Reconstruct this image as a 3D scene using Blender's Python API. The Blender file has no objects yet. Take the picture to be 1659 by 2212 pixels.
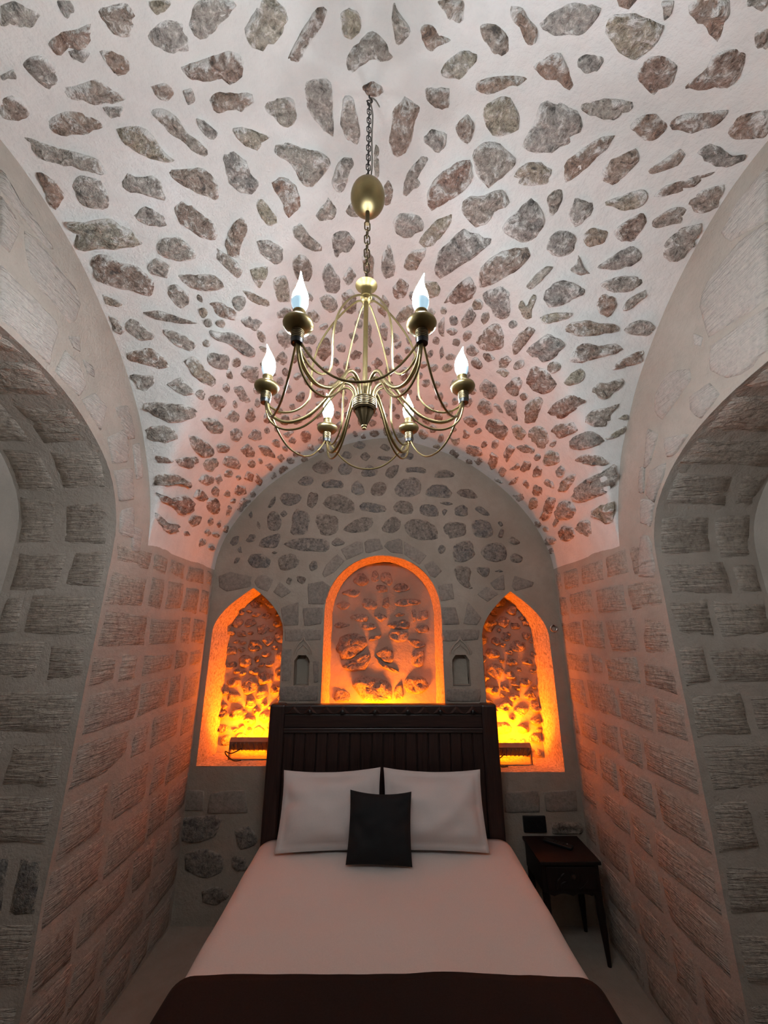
import bpy, bmesh, math, random
import numpy as np
from mathutils import Vector, Matrix, noise, geometry

random.seed(7)
S = bpy.context.scene
COL = S.collection

# ------------------------------------------------------------------ camera
F_PX, PITCH, CAM_H = 860.0, math.radians(16.6), 1.70
CP, SP = math.cos(PITCH), math.sin(PITCH)
cam = bpy.data.cameras.new('camera')
cam.sensor_fit = 'HORIZONTAL'; cam.sensor_width = 36.0
cam.lens = 36.0 * F_PX / 1659.0
cam.clip_start = 0.02
cam_o = bpy.data.objects.new('camera', cam)
cam_o.location = (0, 0, CAM_H)
cam_o.rotation_euler = (math.pi/2 + PITCH, 0, 0)
COL.objects.link(cam_o)
S.camera = cam_o

# ------------------------------------------------------------------ world / exposure
w = bpy.data.worlds.new('world'); S.world = w
w.use_nodes = True
w.node_tree.nodes['Background'].inputs[0].default_value = (0.9, 0.95, 1.0, 1)
w.node_tree.nodes['Background'].inputs[1].default_value = 0.0
S.view_settings.view_transform = 'Standard'
S.view_settings.look = 'None'
S.view_settings.gamma = 1.0
S.view_settings.use_curve_mapping = False
S.view_settings.exposure = 0.12
S.cycles.max_bounces = 7
S.cycles.use_light_tree = False
S.cycles.diffuse_bounces = 4
S.cycles.caustics_reflective = False
S.cycles.caustics_refractive = False
BULB_STRENGTH = 480.0
FLOOD_STRENGTH = 330.0
FLOOD_COLOR = (1.0, 0.175, 0.001, 1)

# ------------------------------------------------------------------ helpers
def tag(o, label=None, cat=None, group=None, kind=None):
    if label: o['label'] = label
    if cat: o['category'] = cat
    if group: o['group'] = group
    if kind: o['kind'] = kind
    return o

def link(name, me, mat=None, parent=None, loc=(0, 0, 0), smooth=False):
    o = bpy.data.objects.new(name, me)
    COL.objects.link(o)
    o.location = loc
    if mat is not None and me is not None and len(me.materials) == 0:
        me.materials.append(mat)
    if smooth:
        for p in me.polygons: p.use_smooth = True
    if parent is not None:
        o.parent = parent
    return o

def empty(name, loc=(0, 0, 0), parent=None):
    o = bpy.data.objects.new(name, None)
    o.empty_display_size = 0.1
    COL.objects.link(o); o.location = loc
    if parent is not None: o.parent = parent
    return o

def pymesh(name, verts, faces):
    me = bpy.data.meshes.new(name)
    me.from_pydata([tuple(v) for v in verts], [], faces)
    me.update()
    return me

class MB:
    """collects shapes into one mesh"""
    def __init__(self): self.v = []; self.f = []
    def add(self, verts, faces):
        n = len(self.v); self.v += [tuple(v) for v in verts]
        self.f += [tuple(i + n for i in f) for f in faces]; return self
    def box(self, x0, x1, y0, y1, z0, z1, M=None):
        vs = [Vector((x, y, z)) for z in (z0, z1) for y in (y0, y1) for x in (x0, x1)]
        if M is not None: vs = [M @ v for v in vs]
        return self.add(vs, [(0,2,3,1),(4,5,7,6),(0,1,5,4),(2,6,7,3),(0,4,6,2),(1,3,7,5)])
    def lathe(self, prof, seg=20, M=None, flute=0.0, nfl=0):
        vs, fs = [], []
        for r, z in prof:
            for i in range(seg):
                a = 2*math.pi*i/seg
                rr = r*(1 - flute*(0.5+0.5*math.cos(nfl*a))) if flute else r
                v = Vector((rr*math.cos(a), rr*math.sin(a), z))
                vs.append(M @ v if M is not None else v)
        n = len(prof)
        for k in range(n-1):
            for i in range(seg):
                j = (i+1) % seg
                fs.append((k*seg+i, k*seg+j, (k+1)*seg+j, (k+1)*seg+i))
        fs.append(tuple(range(seg))[::-1]); fs.append(tuple((n-1)*seg+i for i in range(seg)))
        return self.add(vs, fs)
    def tube(self, pts, r, seg=8, closed=False):
        pts = [Vector(p) for p in pts]; n = len(pts)
        rr = r if isinstance(r, (list, tuple)) else [r]*n
        vs, fs = [], []
        tang = []
        for i in range(n):
            if closed: t = pts[(i+1) % n]-pts[i-1]
            else: t = pts[min(i+1, n-1)]-pts[max(i-1, 0)]
            tang.append(t.normalized())
        up = Vector((0, 0, 1)) if abs(tang[0].z) < .9 else Vector((1, 0, 0))
        nrm = (up - tang[0]*up.dot(tang[0])).normalized()
        for i in range(n):
            nrm = (nrm - tang[i]*nrm.dot(tang[i])).normalized()
            b = tang[i].cross(nrm)
            for k in range(seg):
                a = 2*math.pi*k/seg
                vs.append(pts[i] + (nrm*math.cos(a)+b*math.sin(a))*rr[i])
        m = n if closed else n-1
        for i in range(m):
            j = (i+1) % n
            for k in range(seg):
                l = (k+1) % seg
                fs.append((i*seg+k, i*seg+l, j*seg+l, j*seg+k))
        if not closed:
            fs.append(tuple(range(seg))[::-1]); fs.append(tuple((n-1)*seg+k for k in range(seg)))
        return self.add(vs, fs)
    def mesh(self, name): return pymesh(name, self.v, self.f)
    def build(self, name, mat, parent=None, smooth=False, bevel=0.0, loc=None):
        """loc: origin of the object in parent space; verts are given in parent space"""
        if loc is not None:
            self.v = [(a-loc[0], b-loc[1], c-loc[2]) for a, b, c in self.v]
        me = self.mesh(name)
        bm = bmesh.new(); bm.from_mesh(me)
        bmesh.ops.recalc_face_normals(bm, faces=bm.faces[:])
        if bevel:
            es = [e for e in bm.edges if len(e.link_faces) == 2 and e.calc_face_angle(0) > 0.6]
            bmesh.ops.bevel(bm, geom=es, offset=bevel, segments=2, profile=.5, affect='EDGES', clamp_overlap=True)
        bm.to_mesh(me); bm.free()
        o = link(name, me, mat, parent, loc or (0, 0, 0), smooth)
        if smooth:
            try: me.set_sharp_from_angle(angle=math.radians(40))
            except Exception: pass
        return o

def catmull(pts, n=8):
    pts = [Vector(p) for p in pts]; out = []
    P = [pts[0]*2-pts[1]] + pts + [pts[-1]*2-pts[-2]]
    for i in range(1, len(P)-2):
        for k in range(n):
            t = k/n
            a, b, c, d = P[i-1], P[i], P[i+1], P[i+2]
            out.append(.5*((2*b)+(c-a)*t+(2*a-5*b+4*c-d)*t*t+(3*b-a-3*c+d)*t**3))
    out.append(pts[-1]); return out

# ------------------------------------------------------------------ materials
def nodes(name, rough=.8, spec=.3, metal=0.0):
    m = bpy.data.materials.new(name); m.use_nodes = True
    nt = m.node_tree; b = nt.nodes['Principled BSDF']
    b.inputs['Roughness'].default_value = rough
    b.inputs['Specular IOR Level'].default_value = spec
    b.inputs['Metallic'].default_value = metal
    return m, nt, b

def N(nt, t, **kw):
    n = nt.nodes.new(t)
    for k, v in kw.items():
        if k in n.inputs.keys() if isinstance(k, str) else False: n.inputs[k].default_value = v
        else: setattr(n, k, v)
    return n

def noise_n(nt, scale, detail=6, rough=.6, vec=None, stretch=None, dist=0.0):
    n = nt.nodes.new('ShaderNodeTexNoise')
    n.inputs['Scale'].default_value = scale; n.inputs['Detail'].default_value = detail
    n.inputs['Roughness'].default_value = rough; n.inputs['Distortion'].default_value = dist
    g = vec or nt.nodes.new('ShaderNodeNewGeometry')
    src = g.outputs['Position'] if vec is None else g
    if stretch:
        mp = nt.nodes.new('ShaderNodeMapping'); mp.inputs['Scale'].default_value = stretch
        nt.links.new(src, mp.inputs['Vector']); src = mp.outputs['Vector']
    nt.links.new(src, n.inputs['Vector'])
    return n

def ramp(nt, fac, stops, interp='LINEAR'):
    r = nt.nodes.new('ShaderNodeValToRGB'); r.color_ramp.interpolation = interp
    el = r.color_ramp.elements
    while len(el) < len(stops): el.new(.5)
    for e, (p, c) in zip(el, stops):
        e.position = p; e.color = c if len(c) == 4 else (*c, 1)
    nt.links.new(fac, r.inputs[0]); return r.outputs[0]

def mix(nt, fac, a, b, mode='MIX'):
    m = nt.nodes.new('ShaderNodeMix'); m.data_type = 'RGBA'; m.blend_type = mode
    for s, v in ((m.inputs[0], fac), (m.inputs[6], a), (m.inputs[7], b)):
        if isinstance(v, (int, float)): s.default_value = v
        elif isinstance(v, tuple): s.default_value = v if len(v) == 4 else (*v, 1)
        else: nt.links.new(v, s)
    return m.outputs[2]

def math_n(nt, op, a, b=None, clamp=False):
    m = nt.nodes.new('ShaderNodeMath'); m.operation = op; m.use_clamp = clamp
    for s, v in ((m.inputs[0], a), (m.inputs[1], b)):
        if v is None: continue
        if isinstance(v, (int, float)): s.default_value = v
        else: nt.links.new(v, s)
    return m.outputs[0]

def bump(nt, b, height, strength=.5, dist=.01, prev=None):
    n = nt.nodes.new('ShaderNodeBump')
    n.inputs['Strength'].default_value = strength; n.inputs['Distance'].default_value = dist
    nt.links.new(height, n.inputs['Height'])
    if prev is not None: nt.links.new(prev, n.inputs['Normal'])
    nt.links.new(n.outputs[0], b.inputs['Normal']); return n.outputs[0]

def attr(nt, name):
    a = nt.nodes.new('ShaderNodeAttribute'); a.attribute_name = name; return a.outputs['Fac']

def plaster_mat(name, c1, c2, c3, spots=True):
    m, nt, b = nodes(name, .9, .15)
    n1 = noise_n(nt, 2.2, 3, .6); n2 = noise_n(nt, 14, 4, .7)
    col = ramp(nt, n1.outputs[0], [(.3, c1), (.55, c2), (.75, c3)])
    col = mix(nt, ramp(nt, n2.outputs[0], [(.42, (0, 0, 0)), (.75, (.5, .5, .5))]), col, tuple(x*.8 for x in c2))
    nt.links.new(col, b.inputs['Base Color'])
    bump(nt, b, n2.outputs[0], .5, .022)
    return m

def stone_mat(name, stops, lime, lime_amt=.6, tool=False, pit=.5, bumpd=.016, rag=1.5, mott=.85):
    m, nt, b = nodes(name, .88, .2)
    t = attr(nt, 'tint'); e = attr(nt, 'edge')
    base = ramp(nt, t, stops, 'LINEAR')
    n1 = noise_n(nt, 20, 4, .72, dist=.4); n2 = noise_n(nt, 52, 3, .75, dist=.4)
    base = mix(nt, ramp(nt, n1.outputs[0], [(.40, (0, 0, 0)), (.62, (.8, .8, .8))]), base, stops[len(stops)//2][1])
    base = mix(nt, mott, base, ramp(nt, n2.outputs[0], [(.30, (.35, .33, .31)), (.48, (.95, .94, .93)), (.70, (1.5, 1.47, 1.42))]), 'MULTIPLY')
    pits = ramp(nt, n1.outputs[0], [(.33, (1, 1, 1)), (.42, (0, 0, 0))])
    base = mix(nt, math_n(nt, 'MULTIPLY', pits, pit), base, tuple(x*.3 for x in stops[0][1]))
    # lime smeared raggedly over the rim, and specks of lime on the face
    lm = math_n(nt, 'ADD', math_n(nt, 'MULTIPLY', e, .62), math_n(nt, 'MULTIPLY', math_n(nt, 'SUBTRACT', n1.outputs[0], .5), rag))
    lf = ramp(nt, lm, [(.34, (0, 0, 0)), (.60, (1, 1, 1))])
    sp = ramp(nt, n2.outputs[0], [(.58, (0, 0, 0)), (.68, (1, 1, 1))])
    lf = math_n(nt, 'MAXIMUM', lf, math_n(nt, 'MULTIPLY', sp, .58*mott))
    base = mix(nt, math_n(nt, 'MULTIPLY', lf, lime_amt), base, lime)
    nt.links.new(base, b.inputs['Base Color'])
    hgt = math_n(nt, 'ADD', n1.outputs[0], math_n(nt, 'MULTIPLY', n2.outputs[0], .45))
    if tool:
        n4 = noise_n(nt, 1.0, 3, .65, stretch=(7, 7, 85), dist=.8)
        hgt = math_n(nt, 'ADD', math_n(nt, 'MULTIPLY', hgt, .5), math_n(nt, 'MULTIPLY', n4.outputs[0], 1.1))
    bump(nt, b, hgt, .9, bumpd)
    return m

PL_VAULT = plaster_mat('lime_plaster_white', (.66, .63, .59), (.74, .715, .68), (.78, .77, .75))
PL_BACK = plaster_mat('lime_plaster_tan', (.31, .265, .215), (.37, .32, .265), (.42, .37, .31))
PL_SIDE = plaster_mat('mortar_beige', (.385, .335, .285), (.455, .40, .345), (.505, .45, .39))
VAULT_STONE = stone_mat('vault_rubble_stone', [(0, (.26, .24, .225)), (.15, (.34, .30, .26)), (.3, (.31, .20, .15)), (.42, (.30, .25, .205)),
        (.5, (.36, .325, .29)), (.65, (.35, .325, .30)), (.78, (.36, .32, .24)), (.9, (.29, .185, .145)), (1, (.25, .205, .17))],
        (.74, .715, .68), .92, pit=.8, bumpd=.022, rag=2.3)
BACK_STONE = stone_mat('back_wall_rubble', [(0, (.17, .165, .16)), (.35, (.20, .185, .17)), (.6, (.23, .20, .17)), (.85, (.21, .165, .14)), (1, (.26, .25, .235))],
        (.37, .32, .265), .85, pit=.6, bumpd=.018, rag=2.0)
NICHE_STONE = stone_mat('niche_rubble', [(0, (.22, .19, .17)), (.5, (.30, .26, .23)), (1, (.36, .31, .27))], (.5, .45, .4), .4, bumpd=.03)
ASHLAR = stone_mat('tooled_ashlar', [(0, (.36, .305, .26)), (.3, (.42, .36, .305)), (.6, (.46, .40, .34)), (.85, (.43, .365, .315)), (1, (.49, .435, .38))],
        (.455, .40, .345), .85, tool=True, pit=.2, bumpd=.02, rag=1.8, mott=.55)
LUNETTE = stone_mat('pale_voussoir', [(0, (.42, .375, .335)), (.5, (.49, .445, .40)), (1, (.56, .52, .48))], (.54, .485, .425), .6, tool=True, pit=.1, bumpd=.012, mott=.25)
VOUSSOIR = stone_mat('smooth_voussoir', [(0, (.22, .20, .175)), (.5, (.26, .23, .20)), (1, (.30, .265, .23))], (.37, .32, .265), .7, pit=.15, bumpd=.006, mott=.4)

def simple_mat(name, c, rough=.5, spec=.5, metal=0.0, bs=0, bd=.002, var=.0, stretch=None):
    m, nt, b = nodes(name, rough, spec, metal)
    n = noise_n(nt, bs or 30, 5, .6, stretch=stretch)
    lo = tuple(x*(1-var) for x in c); hi = tuple(min(1, x*(1+var)) for x in c)
    nt.links.new(ramp(nt, n.outputs[0], [(.3, lo), (.7, hi)]), b.inputs['Base Color'])
    if bs: bump(nt, b, n.outputs[0], .4, bd)
    return m

BRASS = simple_mat('antique_brass', (.31, .243, .118), .38, .5, 1.0, var=.12)
BRASS_D = simple_mat('dark_brass', (.15, .115, .065), .40, .5, 1.0, var=.2)
STEEL_D = simple_mat('dark_steel', (.10, .095, .09), .5, .4, .8, var=.2)
CORD_M = simple_mat('grey_cord', (.30, .28, .25), .7, .2, 0, var=.1)
WOOD = simple_mat('dark_walnut_stain', (.025, .0115, .0095), .40, .5, 0, 6, .0015, .55, (18, 18, 1.2))
WOOD_H = simple_mat('dark_walnut_rail', (.025, .0115, .0095), .38, .5, 0, 6, .0015, .55, (1.2, 18, 18))
WOOD_D = simple_mat('near_black_walnut', (.010, .0048, .004), .5, .35, 0, 6, .0015, .5, (18, 18, 1.2))
LINEN = simple_mat('white_linen', (.66, .62, .60), .85, .2, 0, 350, .0008, .05)
COVER = simple_mat('cream_coverlet', (.72, .65, .61), .9, .15, 0, 240, .001, .05)
BLACKCLOTH = simple_mat('charcoal_cloth', (.012, .0135, .0145), .8, .25, 0, 400, .0008, .25)
BROWNCLOTH = simple_mat('chocolate_throw', (.019, .0125, .0105), .85, .2, 0, 200, .001, .2)
BLACKPL = simple_mat('black_plastic', (.008, .008, .009), .35, .5, 0)
GREYPL = simple_mat('grey_plastic', (.25, .25, .25), .4, .5, 0)
LAMPMETAL = simple_mat('lamp_housing_metal', (.20, .17, .15), .45, .4, .3, var=.1)
CHROME = simple_mat('worn_steel', (.55, .53, .5), .3, .5, 1.0)
SCREED = plaster_mat('cement_screed', (.28, .235, .19), (.34, .29, .24), (.38, .33, .28))

def emit(name, col, st):
    m = bpy.data.materials.new(name); m.use_nodes = True; nt = m.node_tree
    nt.nodes.remove(nt.nodes['Principled BSDF'])
    e = nt.nodes.new('ShaderNodeEmission'); e.inputs[0].default_value = col; e.inputs[1].default_value = st
    nt.links.new(e.outputs[0], nt.nodes['Material Output'].inputs[0]); return m
BULB_E = emit('lit_bulb', (0.87, 0.945, 1.0, 1), BULB_STRENGTH)
FLOOD_E = emit('amber_lens', FLOOD_COLOR, FLOOD_STRENGTH)
BULB_BASE = simple_mat('bulb_translucent_base', (.62, .72, .78), .4, .4, 0)
_b = BULB_BASE.node_tree.nodes['Principled BSDF']
_b.inputs['Emission Color'].default_value = (.42, .66, .82, 1); _b.inputs['Emission Strength'].default_value = .8

# ------------------------------------------------------------------ the room's shape
XW = 1.28            # half width between the side walls
YB = 3.0             # back wall
YF = -1.5            # wall behind the camera
YC, AB = .95, 1.17   # middle and half width of the cross bay
SPRING = 2.13
NP = 1.75
def prof(u): 
    u = abs(u)
    return 0.0 if u >= 1 else (1-u**NP)**(1/NP)
def ceil_z(x, y):
    bA = 1.33 - .23*min(1.0, ((y-YC)/2.05)**2)
    bB = 1.33 - .19*(x/XW)**2
    a = SPRING + bA*prof(x/XW); b = SPRING + bB*prof((y-YC)/AB)
    k = .05; h = max(k-abs(a-b), 0)/k
    return max(a, b) + h*h*k*.25
def ceil_n(x, y):
    e = .004
    x = max(-XW+2*e, min(XW-2*e, x))
    gx = (ceil_z(x+e, y)-ceil_z(x-e, y))/(2*e); gy = (ceil_z(x, y+e)-ceil_z(x, y-e))/(2*e)
    return Vector((gx, gy, -1)).normalized()

def ray(px, py):
    dy = py-1106.0
    return Vector((px-829.5, F_PX*CP+dy*SP, F_PX*SP-dy*CP)).normalized()
def project(p):
    x, y, z = p[0], p[1], p[2]-CAM_H
    f = y*CP+z*SP; u = -y*SP+z*CP
    if f < .05: return None
    return (829.5+x/f*F_PX, 1106-u/f*F_PX)
CAMP = Vector((0, 0, CAM_H))
def hit_vault(px, py):
    d = ray(px, py)
    def f(t):
        p = CAMP+d*t
        return p.z-ceil_z(p.x, p.y)
    t, dt = .3, .04
    while t < 5:
        p = CAMP+d*t
        if abs(p.x) > XW-.004 or p.y > YB-.004 or p.z < .0: return None
        if p.z >= ceil_z(p.x, p.y):
            lo, hi = t-dt, t
            for _ in range(14):
                m = (lo+hi)/2
                if f(m) > 0: hi = m
                else: lo = m
            p = CAMP+d*hi
            return p, ceil_n(p.x, p.y)
        t += dt
    return None
def hit_plane(axis, val, nrm):
    def h(px, py):
        d = ray(px, py)
        if abs(d[axis]) < 1e-5: return None
        t = (val-CAMP[axis])/d[axis]
        if t <= 0: return None
        return CAMP+d*t, Vector(nrm)
    return h
hit_back = hit_plane(1, YB, (0, -1, 0))
ARCH = {-1: (2.08, .60), 1: (2.02, .55)}
def hit_side(side):
    h0 = hit_plane(0, side*XW, (-side, 0, 0)); spring, rise = ARCH[side]
    def h(px, py):
        r = h0(px, py)
        if r is None: return None
        u = abs(r[0].y-YC)/.915
        if u < 1 and r[0].z < spring+(rise+.015)*(1-u**2.2)**(1/2.2): return None
        return r
    return h
hit_left = hit_side(-1); hit_right = hit_side(1)

# ------------------------------------------------------------------ stones
def outline(poly, jit, rnd, npts=22, flat=False):
    """resampled, roughened closed outline through a traced polygon"""
    P = [Vector((a, b)) for a, b in poly]
    n = len(P)
    L = [(P[(i+1) % n]-P[i]).length for i in range(n)]
    tot = sum(L); out = []
    k = max(npts, n+4)
    for q in range(k):
        s = (q+.15*rnd.uniform(-1, 1))/k*tot
        s %= tot
        i = 0
        while s > L[i]: s -= L[i]; i = (i+1) % n
        t = s/max(L[i], 1e-6)
        out.append(P[i].lerp(P[(i+1) % n], t))
    # light smoothing, then roughening
    if flat:
        c = sum(P, Vector((0, 0)))/n
        o = []
        for i in range(n):
            a, b2 = P[i], P[(i+1) % n]
            q = max(2, int(L[i]/tot*npts+.5))
            for t in range(q): o.append(a.lerp(b2, (t+.12)/(q+.12)))
        return [c+(p-c)*(1.05+rnd.uniform(-jit, jit)) for p in o]
    sm = [(out[i-1]+out[i]*3+out[(i+1) % k])/5 for i in range(k)]
    c = sum(sm, Vector((0, 0)))/k
    return [c+(p-c)*(1.11+rnd.uniform(-jit, jit)) for p in sm]

def on_vault(p):
    n = ceil_n(p.x, p.y); F = p.z-ceil_z(p.x, p.y)
    return p+n*(F*abs(n.z)), n

def stone_geom(pts3, nrms, h, rnd, flat=False, sink=.012, snap=None):
    """a weathered lump: rim sunk in the plaster, shoulder, uneven face"""
    k = len(pts3)
    c = sum(pts3, Vector())/k
    nc = sum(nrms, Vector()).normalized()
    rings = ([(1.0, -sink, 1.0), (.95, h*.25, .85), (.82, h*.85, .5), (.60, h, .34), (.32, h, .28)] if not flat else
             [(1.0, -sink, 1.0), (.965, h*.5, .75), (.88, h, .2), (.45, h, .0)])
    vs, ed = [], []
    for q, (r, off, e) in enumerate(rings):
        for i in range(k):
            p = c.lerp(pts3[i], r); n = nrms[i].lerp(nc, 1-r)
            if snap and q > 0: p, n = snap(p)
            j = 0
            if q > 0:
                j = (noise.noise(p*28)*1.1+noise.noise(p*60)*.6)*h if not flat else rnd.uniform(-.3, .3)*h
            vs.append(p+n*(off+j)); ed.append(e)
    if snap: c, nc = snap(c)
    vs.append(c+nc*h*rnd.uniform(.8, 1.2)); ed.append(.28 if not flat else 0)
    fs = []
    for q in range(len(rings)-1):
        for i in range(k):
            j = (i+1) % k
            fs.append((q*k+i, q*k+j, (q+1)*k+j, (q+1)*k+i))
    b = (len(rings)-1)*k
    for i in range(k): fs.append((b+i, b+(i+1) % k, len(vs)-1))
    return vs, fs, ed, c, nc

def set_attr(me, name, vals):
    a = me.attributes.new(name, 'FLOAT', 'POINT')
    a.data.foreach_set('value', vals)

def fix_normals(me):
    bm = bmesh.new(); bm.from_mesh(me)
    bmesh.ops.recalc_face_normals(bm, faces=bm.faces[:])
    bm.to_mesh(me); bm.free()

def stone_object(name, geom, mat, parent, tint, smooth=True):
    vs, fs, ed, c, nc = geom
    me = pymesh(name, [v-c for v in vs], fs)
    # orient faces outward
    if len(fs):
        f = me.polygons[-1]
        if f.normal.dot(nc) < 0: me.flip_normals()
    set_attr(me, 'edge', ed); set_attr(me, 'tint', [tint]*len(vs))
    return link(name, me, mat, parent, c, smooth)

def stones_joined(name, geoms, mat, parent, tints):
    V, Fc, E, T = [], [], [], []
    for (vs, fs, ed, c, nc), t in zip(geoms, tints):
        n = len(V); V += vs; Fc += [tuple(i+n for i in f) for f in fs]; E += ed; T += [t]*len(vs)
    me = pymesh(name, V, Fc); fix_normals(me)
    set_attr(me, 'edge', E); set_attr(me, 'tint', T)
    o = link(name, me, mat, parent, smooth=True); o['kind'] = 'stuff'; return o

def traced(poly_px, hit, rnd, jit=.07, hmul=1.0, flat=False, npts=14, hmax=.026, hmin=.012):
    o2 = outline(poly_px, jit, rnd, npts, flat)
    c2 = sum(o2, Vector((0, 0)))/len(o2)
    hc = hit(c2.x, c2.y)
    if hc is None: return None
    P, Nn = [], []
    for p in o2:
        h = hit(p.x, p.y); r = 1.0
        while h is None and r > .1:
            r -= .12; q = c2.lerp(p, r); h = hit(q.x, q.y)
        if h is None: h = hc
        P.append(h[0]); Nn.append(h[1])
    c = sum(P, Vector())/len(P)
    size = sum((p-c).length for p in P)/len(P)
    if max((p-c).length for p in P) > .5: return None
    h = max(hmin, min(hmax, size*.22))*hmul
    g = stone_geom(P, Nn, h, rnd, flat, snap=on_vault if hit is hit_vault else None)
    xs = [(a.x*b.y-b.x*a.y) for a, b in zip(o2, o2[1:]+o2[:1])]
    return g, abs(sum(xs))/2, o2

# curved slab following a mapped surface (ashlar blocks)
def slab(mapf, u0, u1, v0, v1, h, rnd, nu=4, nv=4, e=.018):
    us = [u0, u0+e] + [u0+e+(u1-u0-2*e)*k/nu for k in range(1, nu)] + [u1-e, u1]
    vs_ = [v0, v0+e] + [v0+e+(v1-v0-2*e)*k/nv for k in range(1, nv)] + [v1-e, v1]
    nU, nV = len(us), len(vs_)
    V, E = [], []
    cj = [rnd.uniform(-.02, .02) for _ in range(8)]
    for j, v in enumerate(vs_):
        for i, u in enumerate(us):
            tu, tv = (u-u0)/(u1-u0), (v-v0)/(v1-v0)
            du = (cj[0]*(1-tv)+cj[1]*tv)*(1-tu)+(cj[2]*(1-tv)+cj[3]*tv)*tu
            dv = (cj[4]*(1-tu)+cj[5]*tu)*(1-tv)+(cj[6]*(1-tu)+cj[7]*tu)*tv
            border = i in (0, nU-1) or j in (0, nV-1)
            near = i in (1, nU-2) or j in (1, nV-2)
            jj = rnd.uniform(-.006, .006) if (border or near) else 0
            p, n = mapf(u+du*.8+jj, v+dv*.8+rnd.uniform(-.004, .004)*(1 if border else 0))
            off = -.012 if border else (h*.35 if near else h)+rnd.uniform(-.002, .002)
            V.append(p+n*off); E.append(1.0 if border else (.7 if near else 0.0))
    Fc = [(j*nU+i, j*nU+i+1, (j+1)*nU+i+1, (j+1)*nU+i) for j in range(nV-1) for i in range(nU-1)]
    c, n = mapf((u0+u1)/2, (v0+v1)/2)
    return V, Fc, E, c, n

# planar region with holes
def inside(p, poly):
    x, y = p; r = False; n = len(poly); j = n-1
    for i in range(n):
        xi, yi = poly[i]; xj, yj = poly[j]
        if (yi > y) != (yj > y) and x < (xj-xi)*(y-yi)/(yj-yi)+xi: r = not r
        j = i
    return r
def resample(poly, step):
    out = []; n = len(poly)
    for i in range(n):
        a = Vector(poly[i]); b = Vector(poly[(i+1) % n]); k = max(1, int((b-a).length/step))
        out += [tuple(a.lerp(b, q/k)) for q in range(k)]
    return out
def region(name, outer, holes, step, mapf, mat, amp=.006, parent=None):
    rings = [resample(outer, step)] + [resample(h, step*.6) for h in holes]
    pts, edges = [], []
    for r in rings:
        b = len(pts); pts += [Vector(p) for p in r]
        edges += [(b+i, b+(i+1) % len(r)) for i in range(len(r))]
    B = np.array([tuple(p) for p in pts])
    xs = [p[0] for p in rings[0]]; ys = [p[1] for p in rings[0]]
    rnd = random.Random(3)
    y = min(ys)
    while y < max(ys):
        x = min(xs)
        while x < max(xs):
            q = (x+rnd.uniform(-.25, .25)*step, y+rnd.uniform(-.25, .25)*step)
            if inside(q, rings[0]) and not any(inside(q, h) for h in rings[1:]):
                if np.min(np.hypot(B[:, 0]-q[0], B[:, 1]-q[1])) > step*.45: pts.append(Vector(q))
            x += step
        y += step
    v, _, fcs, *_r = geometry.delaunay_2d_cdt(pts, edges, [], 0, 1e-6)
    keep = []
    for f in fcs:
        c = sum((v[i] for i in f), Vector((0, 0)))/len(f)
        if inside(c, rings[0]) and not any(inside(c, h) for h in rings[1:]): keep.append(tuple(f))
    V = []
    for p in v:
        pos, n = mapf(p.x, p.y)
        V.append(pos+noise.noise_vector(pos*3.1)*amp)
    me = pymesh(name, V, keep); fix_normals(me)
    return link(name, me, mat, parent, smooth=True)

def strip(name, mapf, us, vs_, mat, amp=.006, parent=None, closed=False):
    V = []
    for v in vs_:
        for u in us:
            p, n = mapf(u, v); V.append(p+noise.noise_vector(p*3.1)*amp)
    nU = len(us)
    Fc = [(j*nU+i, j*nU+i+1, (j+1)*nU+i+1, (j+1)*nU+i) for j in range(len(vs_)-1) for i in range(nU-1)]
    me = pymesh(name, V, Fc); fix_normals(me)
    return link(name, me, mat, parent, smooth=True)

# ------------------------------------------------------------------ outlines of the stones seen in the vault and the walls
def parse(txt, s, ox, oy):
    out = []
    for ln in txt.strip().splitlines():
        v = [float(a) for a in ln.replace(',', ' ').split()]
        out.append([(v[i]/s+ox, v[i+1]/s+oy) for i in range(0, len(v), 2)])
    return out

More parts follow.
